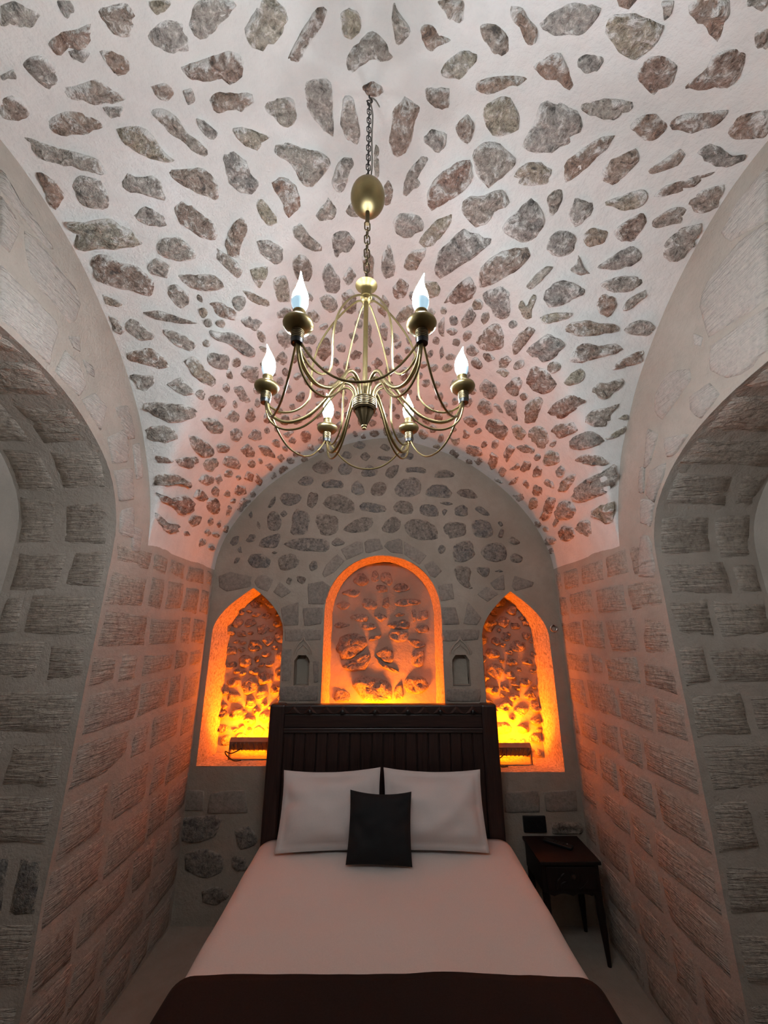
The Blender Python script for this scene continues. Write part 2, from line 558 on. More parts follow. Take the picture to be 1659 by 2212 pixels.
VA = parse('''
0,20 60,0 110,30 175,60 130,100 0,105
235,0 310,0 320,40 285,70 255,30
425,45 480,20 545,10 600,75 575,110 540,165 505,150 450,100
640,0 740,0 735,20 685,50 645,25
630,150 690,90 765,85 800,130 820,200 800,222 700,205 650,180
820,100 845,0 1020,0 1000,60 930,120 870,160 830,150
1060,120 1130,0 1200,0 1240,75 1210,150 1130,215 1080,190
1240,265 1270,190 1360,40 1390,25 1420,50 1340,180 1275,280
1470,60 1500,30 1550,55 1565,100 1545,150 1510,172 1480,150
1490,275 1540,190 1610,130 1660,175 1705,240 1680,260 1590,255 1520,305
210,180 260,130 330,130 390,95 400,170 330,210 290,200 240,230
290,215 340,200 390,220 360,260 310,250
430,220 480,215 550,250 560,300 510,335 470,280
90,270 140,240 200,240 245,305 245,360 205,378 165,340 110,310
0,320 60,290 70,330 10,345
770,285 860,265 940,235 1010,215 1040,245 1050,330 1000,358 930,330 860,348 800,320
270,370 330,365 430,340 480,390 550,420 510,450 430,440 350,425 290,420
440,460 530,460 520,490 480,505
645,370 720,355 755,400 730,435 680,410
790,390 830,380 845,430 810,460
910,410 960,395 1080,400 1095,445 1040,475 980,465 940,490 915,455
1140,440 1200,425 1260,420 1280,480 1270,540 1230,545 1180,500 1145,470
1310,380 1350,345 1400,335 1430,370 1435,500 1445,595 1410,570 1350,500 1320,450
1485,420 1520,410 1535,470 1555,560 1540,630 1500,600 1470,530
1565,375 1610,352 1650,375 1655,400 1620,420 1580,405
0,425 50,410 100,430 130,490 60,515 0,500
200,540 230,500 290,475 360,490 450,540 390,560 300,580 220,575
650,470 700,470 770,510 800,570 860,610 905,660 880,680 820,630 740,580 680,510
845,510 880,520 945,575 920,608 880,575
1000,560 1050,545 1100,565 1168,590 1110,648 1060,630 1020,590
105,590 190,620 240,640 330,660 430,690 455,750 400,735 300,710 200,695 140,640
10,605 60,620 100,665 80,715 40,680
505,560 560,545 620,550 670,590 690,650 755,690 690,695 600,665 530,620
1190,625 1240,615 1330,650 1400,660 1430,710 1380,770 1335,820 1310,800 1270,720 1200,670
965,665 1010,650 1060,690 1090,760 1125,790 1100,825 1050,838 990,790
1430,790 1460,700 1500,680 1530,700 1500,760 1490,810 1465,835
145,760 170,745 230,780 280,840 250,890 210,918 170,860
315,790 350,762 430,780 465,830 470,890 410,905 350,880 325,830
525,810 560,740 580,770 660,755 700,800 715,868 660,850 580,830
725,740 800,730 890,725 940,800 940,865 860,835 780,795
1170,790 1220,765 1280,800 1295,880 1285,920 1240,940 1215,870
1105,870 1130,850 1200,940 1195,965 1155,975 1115,915
1360,930 1420,850 1450,900 1440,945 1380,950
580,930 630,890 700,930 720,975 650,975 600,955
750,900 790,870 850,900 920,960 940,1000 920,1042 850,1010 780,960
250,970 300,960 400,965 460,940 520,975 630,1050 540,1070 430,1070 290,1080
675,1060 710,1030 770,1022 840,1085 850,1110 780,1128 700,1110
970,1040 1000,980 1040,925 1075,990 1040,1050 1030,1110 980,1095
1110,1045 1160,1035 1220,1070 1220,1120 1190,1140 1130,1105
1265,975 1300,960 1330,1010 1390,1060 1375,1090 1310,1060 1270,1020
1435,1010 1485,990 1540,1040 1500,1080 1450,1115 1435,1070
1490,910 1520,870 1560,900 1550,930 1500,925
335,1140 400,1120 430,1090 480,1100 490,1135 590,1150 650,1200 660,1280 600,1265 480,1230 380,1190
635,1150 680,1115 740,1150 720,1200 650,1180
935,1070 960,1090 1010,1120 1047,1165 1030,1205 980,1165 940,1120
1080,1165 1160,1150 1150,1190 1120,1250 1095,1210
1265,1110 1310,1100 1355,1150 1340,1210 1290,1215 1265,1160
760,1190 830,1185 930,1190 965,1240 900,1260 830,1245
725,1240 760,1228 815,1270 815,1320 770,1330 740,1290
1180,1200 1230,1190 1250,1240 1245,1300 1200,1305 1185,1250
1385,1180 1420,1130 1470,1210 1460,1260 1410,1260
1480,1200 1510,1150 1540,1190 1500,1230
1560,1110 1590,1080 1615,1110 1610,1210 1580,1200
405,1275 440,1270 530,1305 520,1325 440,1310
1045,1255 1080,1260 1165,1300 1155,1325 1080,1300
900,1310 950,1305 1020,1345 1015,1385 950,1370
1380,1290 1420,1270 1455,1310 1420,1345
1475,1290 1500,1250 1535,1300 1510,1330
615,1350 680,1340 760,1365 850,1395 800,1400 660,1375
1190,1350 1230,1325 1255,1350 1220,1375
1040,1385 1080,1360 1130,1390 1100,1430 1060,1410
''', 1.9988, 0, 0)
VB = parse('''
35,60 45,0 60,50 120,125 85,180 60,190 40,130
230,0 345,0 350,60 330,95 290,85 260,40
160,110 210,100 240,150 295,170 230,195 200,230 170,190
415,115 470,105 530,150 545,190 520,240 470,210 430,170
550,30 600,35 620,80 660,120 655,180 620,170 590,110 555,90
675,100 720,60 790,20 880,10 940,40 910,90 850,140 800,130 760,135 700,140
965,110 1000,60 1090,60 1210,110 1180,180 1090,242 1020,220 965,150
1200,0 1255,0 1240,60 1210,80
1330,0 1495,0 1495,60 1440,180 1410,150 1390,100 1320,70
1570,0 1659,0 1640,40 1600,25
1600,150 1659,125 1659,205 1620,190
245,305 300,240 330,218 410,240 380,280 330,335 270,335
385,370 450,340 540,330 650,340 560,355 500,390 430,405
650,290 720,245 760,218 800,310 825,385 800,390 740,335 670,325
835,250 880,225 955,250 930,290 870,305 845,285
1090,330 1140,250 1220,240 1270,285 1240,350 1160,415 1140,370
1300,370 1400,300 1420,230 1550,215 1555,280 1500,370 1420,385 1340,380
175,385 230,375 285,385 280,460 235,470 190,430
25,600 40,480 85,420 160,460 130,540 115,620 65,685 35,650
430,500 450,450 530,415 580,480 580,560 520,582 465,580
600,630 660,520 670,450 720,430 800,465 850,500 840,580 780,620 700,655
845,460 900,430 960,420 1065,430 1070,470 980,520 910,500
1060,540 1110,500 1180,490 1225,540 1190,590 1130,605
1235,540 1290,490 1400,485 1495,470 1450,540 1370,550 1300,580
1485,570 1540,500 1659,470 1659,595 1560,590 1510,600
310,545 360,495 390,540 380,600 350,620 320,580
170,600 210,555 270,580 265,630 235,665 195,630
390,650 460,610 520,640 570,700 520,750 450,810 400,750
80,810 100,740 180,660 195,685 140,770 170,790 120,820 95,850
190,820 240,750 310,710 380,695 375,790 300,850 220,905 195,880
565,760 610,705 670,695 725,730 715,790 640,800 580,795
775,770 790,690 850,640 960,580 995,590 950,650 900,700 820,770 780,790
940,740 980,690 1090,640 1100,700 1060,740 1000,800 945,780
1130,740 1210,690 1280,640 1305,670 1270,710 1180,750 1140,760
1355,660 1400,615 1470,640 1500,680 1560,660 1585,670 1480,720 1410,710
1165,850 1220,800 1340,760 1430,740 1330,810 1250,835
340,900 360,850 430,855 470,825 530,830 540,880 480,910 450,960 400,980 350,940
510,980 560,930 620,870 640,845 670,890 695,960 660,1020 610,1050 550,1020
705,850 740,810 775,820 765,880 730,935 710,915
800,920 830,850 870,870 910,880 890,930 830,980 805,950
955,870 1020,850 1110,815 1145,840 1110,890 1050,910 970,890
1310,880 1360,830 1440,800 1505,800 1480,880 1420,920 1350,915
1155,960 1200,920 1270,890 1310,910 1280,960 1170,985
40,960 75,915 110,925 150,925 175,960 160,1000 90,1030 55,1010
155,1040 180,1000 240,940 295,925 280,980 220,1050 170,1060
225,1180 240,1090 340,985 380,1010 465,1035 410,1090 320,1150 250,1192
705,1060 730,1010 790,990 830,1030 815,1090 760,1110 715,1090
860,1010 900,980 970,1000 950,1050 890,1065 865,1050
990,1000 1040,960 1115,915 1130,960 1080,1040 1020,1035
1200,1090 1220,1040 1290,985 1420,960 1410,1040 1340,1100 1270,1132 1215,1115
415,1240 420,1150 510,1085 630,1068 635,1100 560,1180 480,1220
920,1155 980,1110 1030,1080 1080,1060 1115,1110 1060,1150 1000,1165
800,1165 835,1140 840,1100 860,1160 900,1185 840,1185
605,1250 650,1190 700,1150 730,1155 690,1200 640,1250
930,1225 1010,1195 1090,1190 1120,1220 1060,1260 980,1260
1170,1205 1240,1180 1300,1160 1360,1170 1340,1230 1310,1250 1240,1230
690,1270 730,1230 780,1210 830,1230 880,1255 820,1290 760,1320 710,1325
920,1310 940,1270 990,1280 1000,1330 970,1370 930,1350
1030,1330 1060,1290 1130,1250 1130,1280 1070,1330 1040,1345
1155,1295 1210,1270 1275,1290 1270,1330 1210,1350 1170,1325
425,1270 500,1240 540,1260 545,1340 520,1385 490,1370 450,1310
260,1305 310,1240 370,1195 400,1240 385,1290 330,1305
580,1310 600,1290 615,1330 640,1270 665,1280 640,1330 640,1370 605,1385
670,1370 730,1350 820,1350 800,1375 720,1395 690,1395
0,800 20,775 40,820 35,870 10,890 0,880
0,1080 25,1050 50,1150 40,1190 10,1200 -15,1160
85,1150 110,1090 180,1070 180,1100 140,1160 105,1170
35,1250 70,1200 110,1230 90,1280 50,1290
155,1215 230,1215 245,1260 200,1290 165,1260
330,1390 370,1330 400,1360 380,1400 345,1415
-45,680 -35,620 -20,640 -20,760 -40,770
''', 1.9988, 829, 0)
VC = parse('''
60,350 100,340 160,340 240,400 270,450 290,480 220,520 130,490 90,410
290,440 340,370 420,390 480,470 560,510 550,555 420,560 340,500
635,470 680,465 790,505 860,540 940,605 870,660 760,610 700,570
1040,490 1090,460 1140,510 1220,485 1320,530 1400,590 1450,640 1470,700 1430,720 1330,670 1230,590 1100,545
285,700 390,650 460,650 480,610 560,660 640,720 680,800 600,815 480,780 340,745
825,750 870,705 940,720 1000,820 1090,890 1080,980 1000,950 920,880 870,800
1025,700 1060,670 1140,690 1220,690 1215,780 1190,820 1090,800 1035,750
290,900 370,860 450,880 540,870 550,940 480,1010 410,1000 370,930
660,960 730,920 790,890 850,950 910,1020 860,1060 780,1030 710,990
1325,860 1360,790 1430,800 1485,800 1480,890 1440,940 1370,910
1250,980 1330,960 1380,1040 1410,1100 1350,1120 1290,1060
1030,1070 1090,1040 1160,1060 1205,1110 1140,1190 1070,1170 1040,1120
445,1130 500,1100 600,1120 700,1130 800,1140 940,1190 880,1240 800,1290 700,1300 560,1240 480,1180
-60,430 -10,450 40,540 90,640 30,670 -20,560
60,870 100,850 160,980 110,1080 70,1000
''', 4.1475, 200, 600)
VD = parse('''
105,450 160,370 250,320 290,400 290,490 230,520 130,500
355,490 400,400 470,350 525,375 460,460 380,555
455,520 540,450 620,400 725,460 690,540 600,598 540,580
725,355 800,320 900,305 960,330 1080,330 1130,365 1080,390 960,410 820,418 760,400
1150,375 1220,320 1280,300 1350,320 1370,360 1440,340 1500,410 1400,425 1280,415 1180,405
770,600 800,530 830,480 900,465 970,500 1080,465 1160,520 1080,545 960,570 860,610
1060,660 1130,590 1230,540 1340,510 1430,480 1430,540 1330,580 1230,620 1130,650
460,740 490,640 540,640 610,680 665,760 630,825 560,830 490,790
725,745 780,680 850,645 880,690 840,750 760,775
920,790 970,745 1030,760 1090,730 1160,720 1130,790 1060,840 1000,880 950,840
1270,740 1300,665 1380,685 1330,730
305,780 350,730 410,705 425,760 390,850 350,830
115,790 160,720 240,770 245,830 210,870 150,830
20,510 60,475 115,530 85,560 30,545
145,545 190,545 230,580 180,600
255,590 320,560 350,590 310,640 265,640
240,670 290,650 335,680 315,705
615,960 660,900 740,850 800,840 865,880 800,950 720,1005 650,985
440,1010 460,900 540,850 580,870 550,950 520,1035 450,1035
295,900 320,870 390,880 380,950 395,1020 330,1000
105,920 140,860 200,900 215,960 160,985 115,950
225,900 260,910 295,970 260,960
870,1000 930,950 1030,930 1130,900 1060,960 1060,1030 980,1080 900,1050
1110,890 1150,830 1200,850 1240,830 1290,800 1260,870 1200,910 1130,910
630,1090 680,1045 740,1050 790,1035 830,1100 760,1120 700,1155
750,1210 800,1140 900,1100 970,1120 1010,1170 930,1210 820,1230
1020,1150 1080,1110 1160,1060 1225,1035 1230,1060 1150,1120 1060,1155
160,1060 200,1010 280,1030 330,1090 290,1160 220,1120
350,1070 400,1050 460,1110 430,1155 380,1150
470,1110 510,1060 590,1080 620,1150 580,1220 520,1190
0,1010 60,990 110,1040 40,1060
0,870 50,850 75,880 40,930 0,920
1110,1010 1160,980 1200,985 1160,1020
''', 3.318, 1000, 600)
VE = parse('''
120,310 180,260 340,245 400,290 430,360 360,395 220,385 150,350
635,200 700,180 780,190 840,250 820,310 740,315 680,260
530,330 600,345 680,390 760,450 720,510 660,530 580,470 545,400
850,175 920,95 970,130 985,190 930,220 880,190
1035,150 1070,90 1115,100 1125,180 1085,228 1045,195
900,300 950,265 1000,290 1005,350 960,390 910,370
1060,350 1110,280 1170,300 1180,360 1110,375
990,460 1060,410 1110,460 1120,510 1060,530 1020,510
225,520 300,520 385,560 330,585 250,570
405,550 480,530 600,530 620,570 520,625 450,605
770,420 850,410 900,440 880,490 790,480
830,590 850,520 920,520 980,560 1000,620 940,630 870,610
660,590 700,545 780,540 800,590 720,655 670,630
205,765 260,690 330,675 430,690 500,730 570,780 530,810 450,750 360,760 240,785
620,730 680,685 750,710 750,770 690,780 640,760
760,720 810,680 820,740 790,780
255,840 310,900 420,900 490,870 560,920 570,990 530,1040 450,1050 380,960 280,920
570,890 610,815 680,840 695,900 640,930
680,980 700,900 780,900 810,940 790,1030 730,1040
195,1020 260,1035 320,1120 450,1130 400,1220 330,1200 270,1130
520,1100 570,1050 640,1060 620,1120 570,1160
830,870 870,820 905,840 880,880
930,850 960,780 1040,800 1040,850 990,870
860,1050 880,950 905,970 890,1050
960,1000 1000,900 1080,900 1100,940 1010,1015
1020,720 1050,650 1110,680 1100,750
1120,740 1130,670 1190,730 1170,790
1150,430 1230,430 1300,500 1290,530 1200,510
1170,880 1200,820 1250,810 1230,860
880,1180 920,1080 990,1070 980,1110 930,1140
1240,970 1290,880 1310,900 1280,980
1370,320 1440,290 1470,300 1400,350
1420,390 1450,340 1500,380 1480,410
1210,600 1260,580 1290,620 1260,650
1290,700 1330,680 1340,720 1300,725
480,1200 520,1190 540,1230 490,1240
660,1200 700,1170 720,1200 690,1240
775,1130 800,1110 820,1150 790,1160
1060,1060 1080,1000 1110,1040 1090,1080
125,430 185,415 190,435 135,465
1320,530 1360,500 1390,540 1350,570
''', 4.1475, 280, 860)
VF = parse('''
1065,510 1110,465 1280,465 1330,520 1300,545 1180,535
1420,530 1430,430 1480,390 1545,315 1550,450 1500,510
1040,800 1080,730 1160,660 1270,610 1380,540 1395,620 1380,710 1300,790 1200,820 1100,850 1060,845
1450,700 1480,620 1510,620 1515,740 1460,730
1195,940 1270,870 1340,860 1430,810 1510,850 1480,930 1400,990 1320,1025 1250,980
800,510 840,430 920,440 940,510 900,545 820,540
905,590 940,550 985,580 970,630 930,640
720,600 760,545 800,580 790,630 730,640
620,580 650,510 710,520 700,580 650,600
530,580 600,530 620,560 580,585
935,760 950,680 1020,630 1070,620 1050,680 990,760
800,690 840,655 890,690 895,735 840,715
715,760 740,700 800,730 800,790 750,800
640,690 670,660 695,710 680,740
520,700 570,650 605,640 580,700
380,650 440,660 480,690 420,690
690,890 710,800 770,830 760,890 710,910
820,850 860,800 905,820 890,900 850,990 780,980 830,900
915,920 940,850 1010,840 1070,890 1060,960 990,995 930,970
550,790 640,770 650,820 600,850
610,880 660,910 690,930 660,940
710,1020 750,990 800,1020 770,1055
885,1030 910,970 935,1000 905,1050
930,1090 970,1040 1050,1060 1070,1120 1010,1165 950,1140
1075,1060 1100,1000 1190,1000 1200,1130 1140,1120
1240,1100 1310,1090 1340,1120 1290,1155
1350,1090 1440,1045 1440,1080 1380,1100
1105,1190 1130,1155 1180,1175 1170,1195
485,440 530,375 585,410 540,470 510,530
580,400 640,370 740,410 720,450 640,440
360,520 380,440 440,480 420,560 380,580
240,510 290,480 320,520 270,545
150,560 170,520 245,590 220,610
440,600 470,550 510,590 480,640
170,430 190,380 290,400 310,460 230,470
390,860 420,810 470,830 430,880
440,900 500,850 555,890 510,960
330,760 360,710 440,760 400,800
530,1040 570,980 640,960 600,1050
800,1180 830,1130 920,1150 900,1190 830,1200
30,300 70,340 130,320 120,380 80,380
150,320 160,250 215,290 200,320
30,470 60,410 130,460 80,500
185,220 220,170 270,210 230,240
''', 3.7705, 960, 860)
VG = parse('''
540,600 600,560 690,610 700,680 640,735 570,680
740,560 810,510 870,580 870,690 800,750 740,660
1060,650 1110,570 1165,640 1130,775 1060,710
1220,780 1280,690 1370,650 1380,740 1320,790 1230,820
1500,720 1540,680 1580,720 1560,760
1600,830 1659,760 1659,950 1610,910
155,910 210,880 280,930 280,1010 230,1060 170,1000
510,1020 590,940 640,1000 640,1100 580,1160 520,1110
640,850 690,790 750,830 740,890 680,920
690,1030 730,1000 780,1030 760,1075 700,1065
810,1110 860,1060 920,1090 900,1140 830,1140
970,880 985,810 1010,870 990,960 1030,1000 980,1040 965,960
1080,860 1110,820 1155,870 1140,980 1100,950
1210,1030 1270,980 1275,1020 1230,1055
1310,960 1340,930 1370,980 1340,1010
1610,1080 1640,1020 1660,1100 1630,1140
150,740 230,680 290,700 230,770 170,770
390,990 420,920 500,930 520,980 450,995
640,1180 680,1130 720,1170 690,1210
1000,1180 1060,1120 1110,1180 1050,1230
1190,1150 1240,1090 1290,1140 1260,1200
430,720 490,700 550,770 500,820 450,770
800,930 850,900 890,940 850,1010
''', 4.1475, 560, 500)
BI = parse('''
880,140 920,80 990,50 1080,130 1030,185 950,180
1115,150 1150,85 1250,110 1230,180 1150,190
1320,170 1400,95 1490,150 1460,195 1350,210
1540,170 1580,120 1640,115 1650,150 1610,225 1560,210
760,260 800,210 880,200 905,240 870,285 790,285
970,280 1010,240 1090,230 1160,250 1170,310 1080,300 990,310
1240,290 1290,235 1350,290 1355,360 1280,370 1240,340
1410,320 1450,260 1540,255 1560,300 1530,370 1460,390 1420,360
590,400 640,350 790,370 800,400 720,470 640,460
840,470 860,350 940,350 940,420 900,490
970,450 1040,380 1130,360 1270,440 1260,530 1180,535 1050,490
1305,500 1350,430 1560,470 1540,530 1440,530
485,600 500,520 580,520 615,600 590,690 490,680
600,540 640,505 670,540 630,570
690,700 720,520 740,495 870,530 860,690 800,725 700,725
915,600 950,530 1130,570 1110,700 1060,730 970,730 930,660
1160,690 1200,630 1330,570 1430,570 1445,640 1390,690 1270,710
400,830 440,760 600,710 600,780 560,850
635,815 690,770 840,755 1040,770 1050,850 1030,890 880,870 740,865
1060,790 1110,745 1190,800 1130,830 1070,825
310,960 350,900 450,900 520,960 500,1020 350,1020
580,970 620,910 700,890 780,950 760,1010 690,1040 610,1050
860,1000 890,960 940,970 935,1030 880,1055
295,780 330,720 390,720 380,780 320,800
150,800 180,750 240,730 220,810 180,830
185,985 210,930 245,930 220,980
225,860 250,830 265,890 235,890
490,480 520,420 560,380 560,430 520,490
650,1150 680,1105 715,1130 690,1175
755,1140 755,1095 835,1110 820,1160 790,1170
395,650 400,600 430,640 420,680
320,550 345,510 360,560 340,580
530,890 550,875 580,885 555,900
''', 4.1475, 460, 980)
BH = parse('''
670,610 710,570 770,600 740,635
580,680 620,640 670,670 650,705
715,690 760,650 800,680 770,720
840,700 870,680 960,690 940,720
1000,690 1050,650 1110,670 1090,710
860,620 900,590 940,620 920,650
''', 3.318, 560, 780)
BJ = parse('''
130,170 190,110 260,100 240,180 190,225 140,200
310,150 330,120 400,125 470,120 510,160 480,180 400,160 330,175
570,215 600,155 680,145 760,185 740,210 650,215
210,320 290,225 390,205 440,230 455,350 380,385 250,385
490,370 510,310 560,280 680,285 730,350 720,395 600,390
765,350 800,320 900,320 965,390 930,405 830,390
205,480 230,430 280,420 380,450 380,540 300,545 220,520
440,480 470,450 600,470 610,560 530,565 450,540
620,440 680,430 745,450 690,465
640,520 660,495 690,510 660,560
745,500 820,450 870,490 870,560 770,560
930,490 980,465 1080,550 1040,560 960,520
95,660 180,570 210,555 275,610 260,680 200,710 110,700
305,640 340,590 450,590 560,620 620,740 590,775 380,775 320,700
650,660 680,610 850,620 865,720 710,765 670,720
905,640 930,590 1050,600 1100,680 1090,750 930,745
1140,740 1170,670 1195,690 1175,760
1140,620 1160,605 1190,640 1170,655
600,860 630,815 680,840 660,895 620,895
740,880 750,810 880,775 920,830 940,920 830,975 750,960
990,880 1020,820 1180,795 1220,880 1220,950 1120,970 1020,945
1250,930 1290,885 1370,930 1350,980 1270,975
1230,780 1270,735 1350,800 1290,820
750,1050 770,1000 890,1020 910,1080 870,1150 930,1200 880,1215 790,1160
950,1020 1070,1020 1060,1090 1020,1110 970,1070
1110,1055 1150,1035 1195,1055 1150,1065
''', 4.1475, 800, 980)
# dressed stones round the niches of the back wall
QI = parse('''
980,1080 1010,1000 1110,900 1180,960 1090,1060 1000,1110
1145,860 1280,790 1340,790 1350,880 1290,910 1200,950
1355,800 1385,770 1490,760 1525,850 1410,885 1370,890
370,1150 400,1100 460,1080 540,1130 490,1235 400,1200
540,1240 600,1150 700,1235 620,1290
50,1100 150,1060 350,1100 340,1190 250,1210 130,1235 60,1200
''', 4.1475, 460, 980)
QJ = parse('''
125,830 150,790 250,760 285,775 290,895 190,885
300,785 505,910 440,995 400,970 305,905
480,1000 560,960 640,1050 580,1110 540,1100
1070,1160 1190,1085 1205,1220 1120,1220
1265,1190 1290,1095 1460,1150 1450,1190 1300,1230
''', 4.1475, 800, 980)
QK = parse('''
475,690 545,675 585,700 555,785 480,785
345,805 430,775 430,885 362,890
450,805 548,800 540,880 460,890
365,905 545,905 538,955 368,965
352,1000 400,995 395,1150 350,1155
500,1060 528,1055 525,1155 505,1160
340,1180 525,1175 522,1245 340,1250
1095,695 1165,685 1175,760 1112,770
1112,800 1180,800 1200,880 1122,885
1220,880 1240,775 1305,850 1285,885
1118,910 1295,905 1292,955 1122,965
1135,1190 1300,1190 1300,1250 1140,1250
1285,740 1325,700 1385,735 1335,775
''', 2.212, 450, 950)
QP = parse('''
455,1712 530,1705 535,1755 448,1758
388,1705 440,1708 440,1750 386,1750
1090,1712 1163,1707 1166,1754 1092,1756
1174,1712 1243,1705 1248,1751 1180,1754
''', 1, 0, 0)
BP = parse('''
378,1770 480,1760 465,1810 430,1820 380,1815
395,1845 440,1833 485,1850 480,1885 440,1898 405,1880
505,1795 540,1785 560,1820 520,1838
435,1925 470,1912 500,1935 470,1955 440,1950
1190,1776 1250,1778 1262,1800 1194,1802
500,1850 530,1850 535,1880 505,1880
''', 1, 0, 0)
# rubble at the back of the middle niche
NC_ = parse('''
450,420 520,320 600,330 660,430 560,480
670,390 700,290 750,300 770,410 710,430
780,400 800,310 910,320 930,430 900,480 830,440
920,500 1000,440 1060,440 1140,500 1080,540 980,550
720,540 740,460 860,470 870,540 780,560
310,560 420,510 540,530 530,590 460,615
560,720 590,610 680,630 760,690 720,760 620,750
800,720 820,630 890,600 890,720 840,750
940,680 980,630 1270,630 1270,690 1130,710 960,720
240,700 330,650 430,690 380,760 290,760
400,850 500,800 640,820 640,900 520,900
520,960 640,900 760,960 640,1010
700,830 780,790 870,850 790,910
940,830 1000,790 1090,810 1010,850
1150,770 1200,750 1210,900 1170,910
1220,890 1230,770 1350,760 1360,860 1260,890
220,950 300,890 430,940 320,985
850,950 900,900 1100,870 1150,980 1000,1000
1190,1000 1230,940 1370,940 1370,1020 1230,1040
260,1230 300,1080 450,1040 610,1080 630,1180 520,1290 300,1370
640,1130 660,1080 800,1050 780,1100
880,1080 900,1010 1120,1010 1100,1130 1000,1150
310,1430 450,1350 640,1260 680,1280 600,1480 430,1490
730,1280 850,1190 950,1270 920,1390 860,1400 800,1360
720,1300 780,1380 1050,1510 880,1490 760,1400
1100,1110 1250,1110 1340,1190 1200,1220
1150,1400 1170,1250 1280,1210 1320,1300 1280,1440 1200,1440
420,1600 560,1550 900,1610 920,1840 600,1860 520,1740
1060,1650 1100,1560 1320,1570 1350,1700 1250,1760 1090,1740
220,1780 280,1690 420,1760 440,1850 240,1850
940,1700 1040,1620 1060,1800 960,1840
''', 5.53, 680, 1180)
# pale dressed stones above the side arches
LL = parse('''
0,366 12,388 114,538 100,535 0,410
0,425 28,464 40,490 20,545 0,525
50,498 75,512 158,620 172,655 163,688 150,698 66,600
0,572 30,604 118,692 122,715 106,786 60,758 0,700
119,803 139,758 168,783 184,831 170,855 138,824
176,864 203,848 229,877 217,930
247,880 274,875 291,947 278,950
232,946 267,927 277,965 274,997 243,1000
286,962 299,956 306,1032 294,1036
244,1018 284,1011 288,1079 258,1083
251,1108 285,1094 288,1162 251,1154
283,1138 306,1144 299,1192 283,1192
146,726 170,728 172,760 158,752
178,776 198,790 204,815 188,806
''', 1, 0, 0)
LR = parse('''
1513,655 1531,726 1659,648 1659,482 1600,522 1532,602
1535,750 1659,660 1659,786 1574,818 1538,802
1415,853 1447,804 1488,797 1494,818 1431,905 1417,889
1490,860 1533,826 1556,850 1515,909 1494,888
1400,927 1422,937 1405,998 1393,1014
1434,948 1491,935 1460,981 1443,988
1384,1010 1394,1007 1391,1065 1382,1065
1404,1018 1437,1000 1423,1093 1396,1070
1386,1078 1423,1083 1416,1140 1386,1130
1384,1158 1415,1158 1416,1246 1382,1246
1500,720 1520,728 1515,748 1502,745
1600,430 1659,360 1659,470 1580,520 1560,505
''', 1, 0, 0)

# ------------------------------------------------------------------ setting: floor, vault, walls
def planeZ(u, v): return Vector((u, v, 0)), Vector((0, 0, 1))
fl = region('floor', [(-1.85, YF-.05), (1.85, YF-.05), (1.85, YB+.05), (-1.85, YB+.05)], [], .12, planeZ, SCREED, .004)
tag(fl, 'grey brown cement screed floor around the bed', 'floor', kind='structure')

# vault
ths = np.linspace(-math.pi/2, math.pi/2, 97)
xs = [XW*math.sin(t) for t in ths]
ys = sorted(set([round(v, 4) for v in np.linspace(YF, YC-AB-.03, 34)] + [round(YC+(AB+.015)*math.sin(t), 4) for t in np.linspace(-math.pi/2, math.pi/2, 90)]
     + [round(v, 4) for v in np.linspace(YC+AB+.03, YB+.01, 30)]))
def vmap(x, y):
    z = ceil_z(x, y)
    return Vector((x, y, z)), ceil_n(x, y)
vault = strip('ceiling', vmap, xs, ys, PL_VAULT, .006)
tag(vault, 'whitewashed cross vault studded with rough rubble stones', 'vault', kind='structure')

rnd = random.Random(11)
items = []
for poly in VA+VB+VC+VD+VE+VF+VG:
    g = traced(poly, hit_vault, rnd, .06, npts=22)
    if g: items.append(g)
# smaller stones between the traced ones, in the busy lower reaches of the vault
samples = [p for it in items for p in it[2]] + [sum(it[2], Vector((0, 0)))/len(it[2]) for it in items]
SA = np.array([tuple(p) for p in samples])
def add_fill(xr, yr, tries, r3, gap, maxn):
    global SA
    n = 0
    for _ in range(tries):
        x, y = rnd.uniform(*xr), rnd.uniform(*yr)
        h = hit_vault(x, y)
        if h is None: continue
        dist = (h[0]-CAMP).length
        r = rnd.uniform(*r3)/dist*F_PX
        if np.min(np.hypot(SA[:, 0]-x, SA[:, 1]-y)) < r*.85+gap: continue
        a0 = rnd.uniform(0, 6.28); el = rnd.uniform(.6, 1.0)
        poly = []
        for k in range(7):
            a = k/7*6.283; rr = r*rnd.uniform(.8, 1.15)
            u, v = rr*math.cos(a), rr*el*math.sin(a)
            poly.append((x+u*math.cos(a0)-v*math.sin(a0), y+u*math.sin(a0)+v*math.cos(a0)))
        g = traced(poly, hit_vault, rnd, .08, npts=11)
        if not g: continue
        items.append(g); n += 1
        SA = np.vstack([SA, np.array([tuple(p) for p in g[2]]+[(x, y)])])
        if n >= maxn: break
add_fill((430, 1200), (640, 1260), 6000, (.026, .05), 3, 230)
items.sort(key=lambda g: -g[1])
rt = random.Random(5)
for g in items[:300]:
    stone_object('stone', g[0], VAULT_STONE, vault, rt.random())
extra = [g[0] for g in items[300:]]
